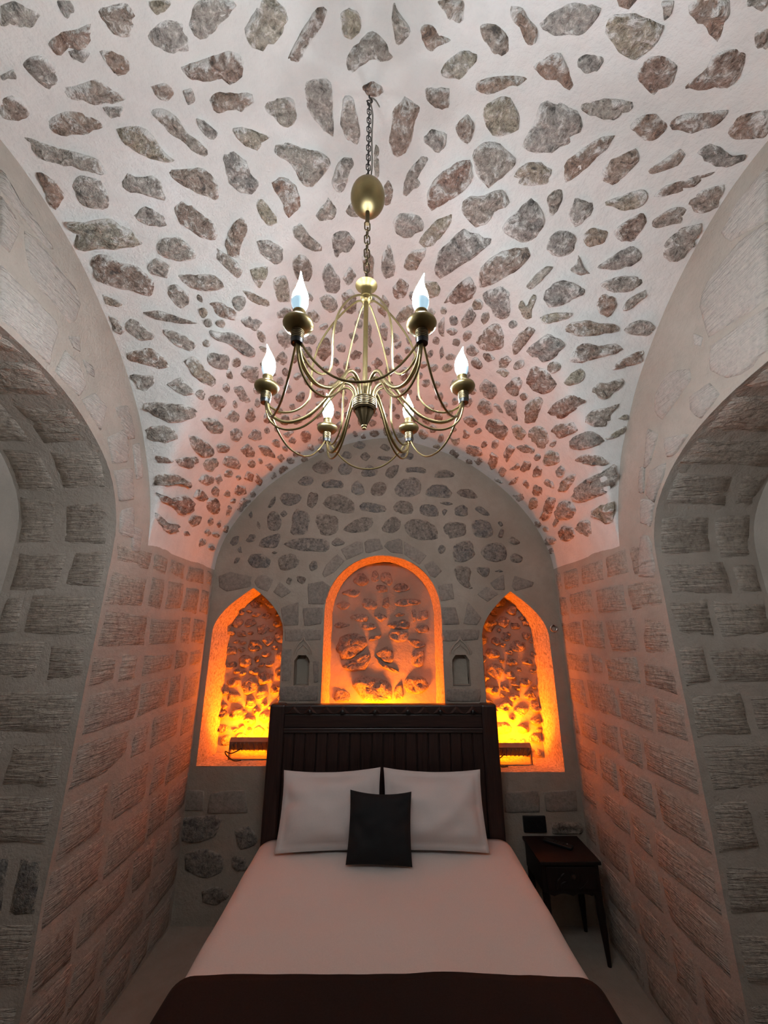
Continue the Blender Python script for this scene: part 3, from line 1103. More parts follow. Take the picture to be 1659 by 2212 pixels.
# the vault overhead and behind, outside the picture
P3 = np.array([tuple(g[0][3]) for g in items])
for _ in range(1500):
    x, y = rnd.uniform(-1.2, 1.2), rnd.uniform(YF+.05, 1.3)
    z = ceil_z(x, y); q = project((x, y, z))
    if q and -30 < q[0] < 1689 and -30 < q[1] < 2212: continue
    if np.min(np.linalg.norm(P3-np.array([x, y, z]), axis=1)) < .125: continue
    n = ceil_n(x, y); t1 = n.orthogonal().normalized(); t2 = n.cross(t1)
    r = rnd.uniform(.035, .06); el = rnd.uniform(.5, 1); a0 = rnd.uniform(0, 6.3); pts = []
    for k in range(11):
        a = a0+k/11*6.283; rr = r*rnd.uniform(.85, 1.15)
        pts.append(Vector((x, y, z))+t1*rr*math.cos(a)+t2*rr*el*math.sin(a))
    extra.append(stone_geom(pts, [n]*11, .012, rnd)); P3 = np.vstack([P3, (x, y, z)])
stones_joined('small_stones', extra, VAULT_STONE, vault, [rt.random() for _ in extra])

# ---- side walls with their arched recesses
REC = .47
def arch_pts(side):
    spring, rise = ARCH[side]
    hw = .90; pts = []
    for k in range(0, 41):
        a = math.pi*k/40
        c, s_ = math.cos(a), math.sin(a)
        n = 2.2
        u = math.copysign(abs(c)**(2/n), c); v = abs(s_)**(2/n)
        pts.append((YC+hw*u, spring+rise*v))
    return pts
def lunette_top(y):
    b = SPRING+1.14*prof((y-YC)/AB)
    return max(b, SPRING)+.06
for side, nm, hit in ((-1, 'left', hit_left), (1, 'right', hit_right)):
    X0 = side*XW
    mp = lambda u, v, X0=X0, side=side: (Vector((X0, u, v)), Vector((-side, 0, 0)))
    ar = arch_pts(side)
    hole = [(YC+.90, .001)] + ar + [(YC-.90, .001)]
    top = [(YB+.02, SPRING+.06)] + [(y, lunette_top(y)) for y in np.linspace(YC+AB+.05, YC-AB-.05, 40)] + [(YF, SPRING+.06)]
    outer = [(YF, 0), (YC-.90, 0)] + [(YC-.90, .001)] + list(reversed(ar)) + [(YC+.90, .001), (YC+.90, 0), (YB+.02, 0)] + top
    wl = region('wall_'+nm, outer, [], .07, mp, PL_SIDE, .005)
    tag(wl, nm+' stone wall with an arched recess beside the bed', 'wall', kind='structure')
    # recess lining (jambs and arch soffit) and its rear wall
    path = [(YC+.90, z) for z in np.linspace(0, ar[0][1], 24)[:-1]] + ar + [(YC-.90, z) for z in np.linspace(ar[-1][1], 0, 24)[1:]]
    cum = [0.0]
    for a, b in zip(path, path[1:]): cum.append(cum[-1]+math.hypot(a[0]-b[0], a[1]-b[1]))
    def jmap(s, d, path=path, cum=cum, X0=X0, side=side):
        s = max(0, min(cum[-1]-1e-6, s)); i = 0
        while cum[i+1] < s: i += 1
        t = (s-cum[i])/(cum[i+1]-cum[i])
        a, b = path[i], path[i+1]
        y, z = a[0]+(b[0]-a[0])*t, a[1]+(b[1]-a[1])*t
        tx, tz = b[0]-a[0], b[1]-a[1]; L = math.hypot(tx, tz)
        n = Vector((0, -tz/L, tx/L))
        return Vector((X0+side*d, y, z)), n
    strip('recess_lining', jmap, [c for c in np.linspace(0, cum[-1], 110)], list(np.linspace(0, REC, 7)), PL_SIDE, .005, wl)
    mb = lambda u, v, X0=X0, side=side: (Vector((X0+side*REC, u, v)), Vector((-side, 0, 0)))
    region('recess_rear_wall', [(YC+.92, 0)]+[(y, z+.02) for y, z in ar]+[(YC-.92, 0)], [], .1, mb, PL_SIDE, .005, wl)
    # ashlar of the alcove part
    r2 = random.Random(21 if side < 0 else 34)
    zc = [0, .2, .4, .6, .82, 1.05, 1.25, 1.45, 1.6, 1.8, 2.0, 2.13] if side < 0 else [0, .22, .43, .64, .84, 1.03, 1.22, 1.42, 1.58, 1.78, 1.96, 2.13]
    for z0, z1 in zip(zc, zc[1:]):
        y = YC+.90+.012; first = True
        while y < YB-.05:
            ln = r2.uniform(.16, .36) * (1.15 if first else 1)
            y1 = min(y+ln, YB-.01)
            if YB-y1 < .1: y1 = YB-.01
            g = slab(mp, y+.006, y1-.008, z0+.008, z1-.008, r2.uniform(.005, .009), r2)
            stone_object('ashlar_block', g, ASHLAR, wl, r2.random())
            y = y1; first = False
    # jamb and voussoirs facing the room
    zj = [0, .22, .45, .67, .88, 1.08, 1.28, 1.48, 1.67, 1.87, 2.08] if side < 0 else [0, .25, .46, .66, .86, 1.07, 1.27, 1.46, 1.66, 1.85, 2.02]
    send = cum[23+20]
    s0 = zj[-1]
    ss = list(zj)
    while s0 < send+.15:
        s0 += r2.uniform(.17, .25); ss.append(s0)
    for a, b in zip(ss, ss[1:]):
        cuts = [0.008, r2.choice([.14, .2, .27, .33]), REC-.004] if r2.random() < .8 else [0.008, REC-.004]
        for d0, d1 in zip(cuts, cuts[1:]):
            g = slab(jmap, a+.009, b-.009, d0+.006, d1-.008, r2.uniform(.005, .010), r2, nu=5)
            rough = side < 0 and abs(a-.67) < .01
            stone_object('ashlar_block', g, BACK_STONE if rough else ASHLAR, wl, r2.random())
    # rear wall of the recess
    for z0, z1 in zip(zj, zj[1:]+[zj[-1]+.3]):
        y = YC-.3
        while y < YC+.86:
            y1 = min(y+r2.uniform(.25, .45), YC+.88)
            if y1-y > .12 and z1 < 2.3:
                g = slab(mb, y+.012, y1-.012, z0+.015, z1-.015, .006, r2)
                stone_object('ashlar_block', g, LUNETTE, wl, r2.random())
            y = y1
    if side < 0:
        for poly in ([(0, 738), (18, 745), (40, 772), (22, 782), (0, 772)], [(38, 778), (62, 776), (68, 800), (46, 802)], [(66, 786), (104, 794), (98, 808), (78, 818), (66, 806)]):
            g = traced(poly, hit, r2, .1, npts=14)
            if g: stone_object('broken_stone', g[0], VAULT_STONE, wl, r2.random())
    for poly in (LL if side < 0 else LR):
        g = traced(poly, hit, r2, .025, flat=True, npts=16, hmax=.009, hmin=.005)
        if g: stone_object('voussoir', g[0], LUNETTE, wl, r2.random())

# ---- back wall with three lit niches and two small wall cupboards
def pointed(x0, x1, z0, zs, xa, za):
    out = [(x0, z0), (x1, z0)]
    for k in range(0, 13):
        t = k/12; out.append((xa+(x1-xa)*(1-t**1.9), zs+(za-zs)*t))
    for k in range(11, -1, -1):
        t = k/12; out.append((xa+(x0-xa)*(1-t**1.9), zs+(za-zs)*t))
    return out
def rounded(x0, x1, z0, zs, za):
    xa = (x0+x1)/2; out = [(x0, z0), (x1, z0)]
    for k in range(0, 25):
        a = math.pi*k/24; out.append((xa+(x1-x0)/2*math.cos(a), zs+(za-zs)*math.sin(a)))
    return out
NL = pointed(-1.24, -.725, .843, 1.68, -.97, 2.005)
NR = pointed(.705, 1.19, .808, 1.65, .938, 1.98)
NM = rounded(-.435, .42, .85, 1.83, 2.25)
SL = [(-.63, 1.335), (-.525, 1.335), (-.525, 1.50), (-.55, 1.535), (-.605, 1.535), (-.63, 1.50)]
SR = [(.482, 1.335), (.605, 1.335), (.605, 1.50), (.58, 1.535), (.507, 1.535), (.482, 1.50)]
bmap = lambda u, v: (Vector((u, YB, v)), Vector((0, -1, 0)))
topb = [(x, ceil_z(x, YB-.002)+.05) for x in np.linspace(XW, -XW, 50)]
wb = region('wall_back', [(-XW-.02, 0), (XW+.02, 0), (XW+.02, SPRING+.05)]+topb+[(-XW-.02, SPRING+.05)],
            [NL, NR, NM, SL, SR], .06, bmap, PL_BACK, .006)
tag(wb, 'rubble stone end wall with three glowing arched niches behind the bed', 'wall', kind='structure')

def niche(name, out2, depth, taper, matr, matb, step=.05):
    xa = sum(p[0] for p in out2)/len(out2)
    R = resample(out2, step); R = R+[R[0]]
    def f(i, d):
        x, z = R[i]; k = d/depth
        x = xa+(x-xa)*(1-taper*k)
        return Vector((x, YB+d, z)), Vector((0, 0, 0))
    V = []; ds = np.linspace(-.002, depth, 6)
    for d in ds:
        for i in range(len(R)):
            p, _ = f(i, d)
            wob = noise.noise(p*9)*.010*(min(1, max(0, d)/.05))
            V.append(p+Vector((wob, 0, wob*.6)))
    nU = len(R)
    Fc = [(j*nU+i, j*nU+i+1, (j+1)*nU+i+1, (j+1)*nU+i) for j in range(len(ds)-1) for i in range(nU-1)]
    me = pymesh(name+'_reveal', V, Fc); fix_normals(me)
    set_attr(me, 'edge', [.2]*len(V)); set_attr(me, 'tint', [.5]*len(V))
    link(name+'_reveal', me, matr, wb, smooth=True)
    out3 = [(xa+(x-xa)*(1-taper+.03), z) for x, z in out2]
    mp = lambda u, v: (Vector((u, YB+depth, v)), Vector((0, -1, 0)))
    b = region(name+'_back', out3, [], .05, mp, matb, .012, wb)
    return out3
REVEAL = stone_mat('niche_reveal_stone', [(0, (.5, .40, .29)), (.5, (.57, .46, .34)), (1, (.6, .5, .38))], (.58, .49, .39), .3, pit=.45, bumpd=.012)
ND = .31
o_l = niche('lit_niche', NL, ND, .05, REVEAL, PL_BACK)
o_r = niche('lit_niche', NR, ND, .05, REVEAL, PL_BACK)
o_m = niche('lit_niche', NM, .33, .04, REVEAL, PL_BACK)
niche('wall_cupboard', SL, .075, .05, PL_BACK, PL_BACK, .03)
niche('wall_cupboard', SR, .075, .05, PL_BACK, PL_BACK, .03)

r3 = random.Random(77)
for poly in BI+BH+BJ+BP:
    g = traced(poly, hit_back, r3, .05, npts=15, hmax=.012)
    if g: stone_object('rubble_stone', g[0], BACK_STONE, wb, r3.random())
for poly in QI+QJ+QK+QP:
    g = traced(poly, hit_back, r3, .02, flat=True, npts=16, hmax=.006, hmin=.004)
    if g: stone_object('dressed_stone', g[0], VOUSSOIR, wb, r3.random())
hit_mid = hit_plane(1, YB+.33, (0, -1, 0))
for poly in NC_:
    g = traced(poly, hit_mid, r3, .06, npts=15, hmul=1.4, hmax=.03)
    if g: stone_object('niche_stone', g[0], NICHE_STONE, wb, r3.random())
for o3, dep in ((o_l, ND), (o_r, ND)):
    pts = []
    x0, x1 = min(p[0] for p in o3), max(p[0] for p in o3); z0, z1 = min(p[1] for p in o3), max(p[1] for p in o3)
    for tr in range(6000):
        x, z = r3.uniform(x0, x1), r3.uniform(z0+.03, z1)
        r = r3.uniform(.036, .066) if tr < 2500 else r3.uniform(.018, .034)
        if any(math.hypot(x-a, z-b) < r+c+.002 for a, b, c in pts): continue
        if not all(inside((x+r*.8*math.cos(q), z+r*.8*math.sin(q)), o3) for q in np.linspace(0, 6.28, 9)): continue
        pts.append((x, z, r))
        el = r3.uniform(.65, .95)
        P = []
        for k in range(12):
            a = k/12*6.283; rr = r*r3.uniform(.78, 1.2)
            P.append(Vector((x+rr*math.cos(a)*1.1, YB+dep, z+rr*el*math.sin(a))))
        stone_object('niche_stone', stone_geom(P, [Vector((0, -1, 0))]*12, r3.uniform(.018, .04), r3), NICHE_STONE, wb, r3.random())

# carved hood over each small wall cupboard, and the carved lozenge above the headboard
for (cx, w_) in ((-.578, .06), (.543, .068)):
    m = MB()
    for k, (ww, hh) in enumerate(((1.05, .115), (.72, .075))):
        pts = [(cx-w_*ww, YB-.002, 1.54), (cx-w_*ww*.95, YB-.004, 1.565), (cx-w_*ww*.55, YB-.006, 1.54+hh*.58), (cx-w_*ww*.15, YB-.006, 1.54+hh*.8), (cx, YB-.006, 1.54+hh),
               (cx+w_*ww*.15, YB-.006, 1.54+hh*.8), (cx+w_*ww*.55, YB-.006, 1.54+hh*.58), (cx+w_*ww*.95, YB-.004, 1.565), (cx+w_*ww, YB-.002, 1.54)]
        m.tube(catmull(pts, 4), .007-.0015*k, 6)
    m.build('carved_hood', PL_BACK, wb, True)
m = MB()
for s_ in (1, .55):
    m.tube([(-.578-.035*s_, YB-.003, 1.225), (-.578, YB-.003, 1.225+.045*s_), (-.578+.035*s_, YB-.003, 1.225), (-.578, YB-.003, 1.225-.045*s_)], .004, 6, True)
m.build('carved_lozenge', VOUSSOIR if False else PL_BACK, wb, True)

# wall behind the camera
wf = region('wall_front', [(-XW-.02, 0), (XW+.02, 0), (XW+.02, SPRING+.05)]+[(x, ceil_z(x, YF+.002)+.05) for x in np.linspace(XW, -XW, 40)]+[(-XW-.02, SPRING+.05)],
            [], .12, lambda u, v: (Vector((u, YF, v)), Vector((0, 1, 0))), PL_BACK, .006)
tag(wf, 'plain plastered wall at the foot of the room', 'wall', kind='structure')

# ------------------------------------------------------------------ bed
BX = -.005
bed = empty('bed', (BX, 1.85, 0))
tag(bed, 'double bed with a dark stained plank headboard against the end wall', 'bed')
def bpart(name, m, mat, parent=bed, **k): return m.build(name, mat, parent, **k)
m = MB(); m.box(-.70, .70, -1.0, .98, .16, .30); bpart('bed_base', m, WOOD_H, bevel=.01)
m = MB(); m.box(-.725, .725, -1.0, .95, .30, .485); bpart('mattress', m, LINEN, bevel=.05)
for sx in (-.62, .62):
    for sy in (-.9, .85):
        m = MB(); m.lathe([(.028, 0), (.035, .02), (.035, .16)], 12, Matrix.Translation((sx, sy, 0))); bpart('leg', m, WOOD, loc=(sx, sy, 0))
# headboard: back panel carries the posts, rails, planks, carving and studs
HY0, HY1 = .985, 1.06       # bed-local y
m = MB(); m.box(-.66, .66, HY0+.03, HY1-.01, .10, 1.215)
hb = bpart('headboard', m, WOOD)
for s_ in (-1, 1):
    m = MB(); m.box(s_*.683-.05, s_*.683+.05, HY0-.012, HY1, .02, 1.243)
    bpart('post', m, WOOD, hb, bevel=.014)
m = MB(); m.box(-.64, .64, HY0-.006, HY1-.005, 1.183, 1.238); bpart('top_rail', m, WOOD_H, hb, bevel=.008)
m = MB(); m.box(-.64, .64, HY0+.004, HY1-.01, 1.105, 1.181); bpart('frieze_rail', m, WOOD_H, hb, bevel=.004)
m = MB(); m.box(-.64, .64, HY0-.004, HY1-.01, 1.088, 1.104); bpart('moulding', m, WOOD_H, hb, bevel=.004)
m = MB(); m.box(-.64, .64, HY0+.001, HY1-.01, 1.074, 1.087); bpart('moulding', m, WOOD_H, hb, bevel=.003)
npl = 18; pw = 1.28/npl
for i in range(npl):
    x0 = -.64+i*pw
    m = MB(); m.box(x0+.004, x0+pw-.004, HY0+.014+.002*random.random(), HY0+.034, .14, 1.073)
    bpart('plank', m, WOOD, hb, bevel=.004, loc=(x0+pw/2, HY0+.02, .14))
# carved triangles and studs along the top rail
nt_ = 12; tw = 1.26/nt_
tri_me = None
for i in range(nt_):
    xa = -.63+i*tw
    m = MB()
    t = .010; b0 = HY0-.006
    vs = [(xa+.006, b0, 1.188), (xa+tw-.006, b0, 1.188), (xa+tw/2, b0, 1.234)]
    c = (xa+tw/2, b0-t, 1.203)
    ins = [tuple(c[k]+(v[k]-c[k])*.55 if k != 1 else b0-t for k in range(3)) for v in vs]
    m.add(vs+ins, [(0, 1, 4, 3), (1, 2, 5, 4), (2, 0, 3, 5), (3, 4, 5)])
    bpart('carved_triangle', m, WOOD_H, hb, loc=(xa+tw/2, b0, 1.188))
    if i % 2 == 1:
        m = MB()
        M_ = Matrix.Translation((xa+tw/2, b0-t, 1.203)) @ Matrix.Rotation(math.pi/2, 4, 'X')
        m.lathe([(.015, 0), (.015, .004), (.012, .009), (.006, .013), (.001, .014)], 16, M_)
        bpart('stud', m, BLACKPL, hb, smooth=True, loc=(xa+tw/2, b0-t, 1.203))

def cover_mesh(name, y0, y1, hw, ztop, r, zside, thick=0.0, foot=True, wr=.006, seed=0.0, ny=60):
    """cloth over the mattress: flat top, rounded edges, hanging sides"""
    sec = []
    for k in range(10): sec.append((-hw-.012*(1-k/9), zside+(ztop-r-zside)*k/9))
    for k in range(1, 9):
        a = math.pi/2*k/9; sec.append((-hw+r-r*math.cos(a), ztop-r+r*math.sin(a)))
    for k in range(41): sec.append((-hw+r+(2*hw-2*r)*k/40, ztop))
    sec += [(-x, z) for x, z in reversed(sec[:18])]
    rows = [(y1-(y1-y0)*k/ny, 0.0) for k in range(ny+1)]
    if foot:
        yb = y0
        for k in range(1, 8):
            a = math.pi/2*k/7; rows.append((yb-r*math.sin(a), -(r-r*math.cos(a))))
        for k in range(1, 8): rows.append((yb-r-.004*k/7, -r-(ztop-r-zside)*k/7))
    V = []
    for y, dz in rows:
        for x, z in sec:
            zz = max(zside, z+dz) if z+dz < z else z
            topw = max(0, min(1, (z-ztop+r)/r))
            n = noise.noise(Vector((x*3.1+seed, y*2.6, seed)))*wr*1.2
            n += noise.noise(Vector((x*9, y*7+x*4, 3+seed)))*wr*.6
            sag = -.014*(abs(x)/hw)**2*topw
            # quilt creases running across, soft
            cr = math.sin(y*13+noise.noise(Vector((x*2, y*3, 9)))*5)*wr*.25
            V.append((x+noise.noise(Vector((y*4, z*5, 7+seed)))*.008*(1-topw), y, zz+(n+cr)*topw+sag))
    nU = len(sec)
    Fc = [(j*nU+i, j*nU+i+1, (j+1)*nU+i+1, (j+1)*nU+i) for j in range(len(rows)-1) for i in range(nU-1)]
    me = pymesh(name, V, Fc); fix_normals(me)
    o = link(name, me, COVER, None, (BX+.013, 0, 0), smooth=True)
    s = o.modifiers.new('thickness', 'SOLIDIFY'); s.thickness = thick; s.offset = 1
    return o
cv = cover_mesh('coverlet', .93, 2.815, .748, .522, .085, .13, .006, wr=.007)
tag(cv, 'cream white coverlet spread over the bed', 'bedspread')
th = cover_mesh('throw_blanket', .90, 1.80, .760, .541, .09, .20, .010, wr=.005, seed=0.0, ny=30)
th.data.materials.clear(); th.data.materials.append(BROWNCLOTH)
tag(th, 'dark brown throw folded across the foot of the bed', 'throw')

def pillow(name, w, h, T, flange, mat, seed, bow=.05, nx=26, ny=20, corner=.0):
    V, Fc = [], []
    def grid(sgn):
        base = len(V)
        for j in range(ny+1):
            for i in range(nx+1):
                a, b = -1+2*i/nx, -1+2*j/ny
                fx = 1+flange/(w/2); fy = 1+flange/(h/2)
                # inner cushion fills |a|<1/fx
                ia, ib = a*fx, b*fy
                t = 0
                if abs(ia) < 1 and abs(ib) < 1:
                    t = T*((1-abs(ia)**2.6)*(1-abs(ib)**2.6))**.5
                x = a*w/2*fx*(1-bow*.55*(1-b*b)); y = b*h/2*fy*(1-bow*(1.3 if b > 0 else .5)*(1-a*a))
                n = noise.noise(Vector((ia*2.2+seed, ib*2.2, sgn)))*.02*min(1, t/.03)
                wv = noise.noise(Vector((a*4+seed, b*4, 5)))*.006
                V.append((x, y, sgn*(t*.5+.0015)+n*sgn+wv))
        for j in range(ny):
            for i in range(nx):
                q = base+j*(nx+1)+i
                f = (q, q+1, q+nx+2, q+nx+1)
                Fc.append(f if sgn > 0 else f[::-1])
        return base
    b0 = grid(1); b1 = grid(-1)
    rim = [i for i in range(nx)] + [nx+j*(nx+1) for j in range(ny)] + [ny*(nx+1)+i for i in range(nx, 0, -1)] + [j*(nx+1) for j in range(ny, 0, -1)]
    for k in range(len(rim)):
        p, q = rim[k], rim[(k+1) % len(rim)]
        Fc.append((b0+p, b0+q, b1+q, b1+p))
    me = pymesh(name, V, Fc); fix_normals(me)
    return link(name, me, mat, None, smooth=True)
def place(o, c, tilt, roll=0.0, yaw=0.0):
    up = Vector((0, math.sin(tilt), math.cos(tilt))); nr = Vector((0, -math.cos(tilt), math.sin(tilt)))
    M_ = Matrix((Vector((1, 0, 0)), up, nr)).transposed().to_4x4()
    o.matrix_world = Matrix.Translation(c) @ Matrix.Rotation(yaw, 4, 'Z') @ M_ @ Matrix.Rotation(roll, 4, 'Z')
p1 = pillow('pillow', .525, .325, .17, .032, LINEN, 1.0, bow=.075)
place(p1, (-.310, 2.700, .715), math.radians(24), math.radians(1.5))
tag(p1, 'white flanged pillow on the left half of the headboard', 'pillow', 'white bed pillows')
p2 = pillow('pillow', .525, .325, .17, .032, LINEN, 4.4, bow=.075)
place(p2, (.288, 2.700, .716), math.radians(24), math.radians(-1.0))
tag(p2, 'white flanged pillow on the right half, nearer the nightstand', 'pillow', 'white bed pillows')
cu = pillow('cushion', .34, .315, .12, .002, BLACKCLOTH, 8.0, bow=.085)
place(cu, (-.022, 2.540, .688), math.radians(20), math.radians(-1.5))
tag(cu, 'small square charcoal cushion leaning on the two white pillows', 'cushion')

# ------------------------------------------------------------------ nightstand
ns = empty('nightstand', (1.04, 2.83, 0))
tag(ns, 'dark wooden nightstand with carved drawer beside the bed', 'nightstand')
m = MB(); m.box(-.172, .172, -.145, .15, .447, .465); m.build('top', WOOD_D, ns, bevel=.004)
m = MB(); m.box(-.16, .16, -.128, .145, .315, .447); m.build('body', WOOD_D, ns, bevel=.003)
m = MB(); m.box(-.135, .135, -.137, -.127, .333, .437)
dr = m.build('drawer', WOOD_D, ns, bevel=.004)
m = MB(); m.lathe([(.006, 0), (.006, .008), (.012, .014), (.011, .02), (.004, .024)], 14, Matrix.Translation((.005, -.137, .40)) @ Matrix.Rotation(math.pi/2, 4, 'X'))
m.build('knob', BLACKPL, dr, True)
for k, (dx, dz, an) in enumerate(((-.075, .375, .9), (-.05, .398, .7), (-.085, .352, 1.2), (-.045, .365, .3), (-.06, .345, 1.6))):
    m = MB()
    Mm = Matrix.Translation((dx, -.139, dz)) @ Matrix.Rotation(-an, 4, 'Y') @ Matrix.Diagonal((.018, .004, .007, 1))
    vs, fs = [], []
    m.lathe([(math.sin(a)*1.0, -math.cos(a)) for a in np.linspace(.05, math.pi-.05, 7)], 10, Mm @ Matrix.Rotation(math.pi/2, 4, 'Y'))
    m.build('carved_petal', WOOD_D, dr, True)
for pts in ([(.035, -.14, .34), (.045, -.141, .37), (.058, -.14, .405)], [(.04, -.14, .338), (.07, -.141, .358), (.095, -.14, .385)]):
    m = MB(); m.tube(catmull(pts, 6), .0022, 6); m.build('carved_stem', WOOD_D, dr, True)
# scalloped apron under the drawer
m = MB(); n = 24; vs = []
for i in range(n+1):
    x = -.155+.31*i/n
    zb = .302+.010*abs(math.cos(i/n*math.pi*3))
    for yy in (-.130, -.118): vs += [(x, yy, .317), (x, yy, zb)]
fs = []
for i in range(n):
    a = i*4; b = a+4
    fs += [(a, b, b+1, a+1), (a+2, a+3, b+3, b+2), (a+1, b+1, b+3, a+3), (a, a+2, b+2, b)]
m.add(vs, fs); m.build('apron', WOOD_D, ns)
for sx in (-1, 1):
    for sy in (-1, 1):
        m = MB()
        top_ = Vector((sx*.142, sy*.118, .318)); bot = Vector((sx*.152, sy*.13, 0))
        pts = [top_.lerp(bot, k/16) for k in range(17)]
        rad = [.021, .0205, .0195, .020, .0215, .022, .0205, .0185, .019, .0185, .017, .0155, .014, .0135, .012, .0105, .010]
        m.tube(pts, rad, 12); m.build('leg', WOOD_D, ns, True)
rc = empty('remote_control', (1.045, 2.862, .4655)); rc.rotation_euler = (0, 0, math.radians(-39))
tag(rc, 'black television remote lying on the nightstand top', 'remote control')
m = MB(); m.box(-.083, .083, -.021, .021, 0, .017); m.build('remote_body', BLACKPL, rc, bevel=.005)
for i in range(5):
    for j in range(2):
        m = MB(); m.lathe([(.0045, .0165), (.0045, .0185), (.003, .019)], 10, Matrix.Translation((-.02+i*.018, -.009+j*.018, 0)))
        m.build('button', GREYPL if (i, j) == (4, 1) else BLACKPL, rc)

# ------------------------------------------------------------------ socket and ring on the back wall
so = empty('wall_socket', (.958, YB, .522))
tag(so, 'black double power socket on the wall above the nightstand', 'socket')
m = MB(); m.box(-.072, .072, -.014, .004, -.044, .044); m.build('cover_plate', BLACKPL, so, bevel=.004)
for sx in (-.035, .035):
    m = MB(); m.lathe([(.024, -.001), (.024, .003), (.020, .003), (.019, -.0005)], 20, Matrix.Translation((sx, -.0135, 0)) @ Matrix.Rotation(math.pi/2, 4, 'X'))
    m.build('outlet', BLACKPL, so)
rg = empty('iron_ring', (1.222, YB-.006, 1.717))
tag(rg, 'small worn iron ring fixed in the wall beside the right niche', 'ring')
m = MB(); m.tube([(.022*math.cos(a), -.008, .022*math.sin(a)) for a in np.linspace(0, 2*math.pi, 20, endpoint=False)], .005, 8, True); m.build('ring', CHROME, rg, True)
m = MB(); m.tube([(0, .02, .022), (0, -.004, .022), (0, -.014, .018)], .006, 8); m.build('staple', STEEL_D, rg, True)

# ------------------------------------------------------------------ flood lamps in the niches
def flood(x, z, label, width=.27, dy=.15):
    r = empty('flood_lamp', (x, YB+dy, z)); tag(r, label, 'lamp', 'amber flood lamps in the niches')
    tilt = Matrix.Translation((0, 0, .10)) @ Matrix.Rotation(math.radians(-47), 4, 'X')
    m = MB(); m.box(-width/2, width/2, -.045, .045, -.022, .012, tilt)
    for k in range(9):
        xx = -width/2+.02+k*(width-.04)/8
        m.box(xx-.003, xx+.003, -.036, .036, -.034, -.02, tilt)
    hs = m.build('housing', LAMPMETAL, r)
    m = MB(); m.box(-width/2+.012, width/2-.012, -.037, .037, .012, .016, tilt); m.build('lens', FLOOD_E, r)
    for s_ in (-1, 1):
        m = MB(); xx = s_*(width/2+.006)
        m.box(xx-.004, xx+.004, -.014, .014, .0, .115); m.build('bracket_arm', LAMPMETAL, r)
    m = MB(); m.box(-width/2-.01, width/2+.01, -.016, .016, .0, .006); m.build('bracket_base', LAMPMETAL, r)
    m = MB(); m.tube(catmull([(-.05, -.03, .072), (-.11, -.06, .05), (-.155, -.05, .06), (-.15, -.03, .03), (-.09, -.055, .006), (-.04, -.05, .005)], 6), .004, 6)
    m.build('cable', BLACKPL, r, True)
    return r
flood(-.938, .843, 'amber flood lamp on the sill of the left pointed niche')
flood(.885, .808, 'amber flood lamp on the sill of the right pointed niche')
flood(-.01, .85, 'amber flood lamp hidden behind the headboard in the round niche', .34, .145)

# ------------------------------------------------------------------ chandelier
BRASS_M = simple_mat('mid_brass', (.24, .18, .075), .42, .5, 1.0, var=.1)
CX, CY, CZ = -.050, .90, 2.19
ch = empty('chandelier', (CX, CY, CZ))
tag(ch, 'six armed antique brass chandelier with lit candle bulbs', 'chandelier')
def Z(z): return z-CZ
ctop = ceil_z(CX, CY)
m = MB(); m.tube(catmull([(0, 0, Z(ctop+.02)), (0, 0, Z(ctop-.02)), (.010, 0, Z(ctop-.04)), (0, 0, Z(ctop-.055)), (-.008, 0, Z(ctop-.04))], 5), .003, 6)
m.build('ceiling_hook', STEEL_D, ch, True)
link_me = {}
def chain(z1, z0, ln, rr, mat):
    n = max(1, round((z1-z0)/(ln*.78))); st = (z1-z0)/n
    key = (ln, rr, mat.name)
    if key not in link_me:
        m = MB(); w_ = ln*.24; pts = []
        for k in range(16):
            a = 2*math.pi*k/16
            pts.append((w_*math.cos(a), 0, (ln/2-w_)*(1 if math.sin(a) > 0 else -1)+w_*math.sin(a)))
        m.tube(pts, rr, 6, True); link_me[key] = m.mesh('chain_link'); fix_normals(link_me[key]); link_me[key].materials.append(mat)
        for p in link_me[key].polygons: p.use_smooth = True
    for i in range(n):
        o = link('chain_link', link_me[key], None, ch, (0, 0, Z(z1-st*(i+.5)))); o.rotation_euler = (0, 0, (i % 2)*math.pi/2+.3)
chain(ctop-.04, 3.035, .028, .0017, STEEL_D)
m = MB(); m.tube(catmull([(.006, 0, Z(3.03)), (.012, 0, Z(3.12)), (.010, .004, Z(3.25)), (.012, 0, Z(3.36)), (.003, 0, Z(ctop-.03)), (.02, 0, Z(ctop-.035)), (.035, 0, Z(ctop-.07))], 6), .0024, 6)
m.build('cord', CORD_M, ch, True)
m = MB(); m.lathe([(.001, Z(3.042))] + [(.053*math.sin(a), Z(2.98)+.061*math.cos(a)) for a in np.linspace(.08, math.pi-.08, 22)] + [(.001, Z(2.918))], 32)
m.build('canopy_ball', BRASS, ch, True)
m = MB(); m.lathe([(.0065, Z(2.872)), (.0065, Z(2.923))], 12); m.build('canopy_tube', BRASS_D, ch, True)
chain(2.876, 2.638, .034, .0021, BRASS_D)
m = MB(); m.lathe([(.002, Z(2.642)), (.008, Z(2.638)), (.030, Z(2.640)), (.0312, Z(2.638)), (.027, Z(2.6345)), (.019, Z(2.630)), (.015, Z(2.625)), (.0135, Z(2.618)), (.0145, Z(2.604)), (.016, Z(2.603)), (.016, Z(2.598)), (.0135, Z(2.597)), (.0135, Z(2.584)), (.009, Z(2.580)), (.004, Z(2.578))], 28)
m.build('top_cup', BRASS_M, ch, True)
m = MB(); m.lathe([(.0065, Z(2.27)), (.0065, Z(2.60))], 12); m.build('stem', BRASS, ch, True)
pr = [(.004, Z(2.274)), (.024, Z(2.274)), (.030, Z(2.270))]
for k in range(5):
    z = 2.268-k*.005; pr += [(.0315, Z(z)), (.0315, Z(z-.0028)), (.0295, Z(z-.0034)), (.0295, Z(z-.0048))]
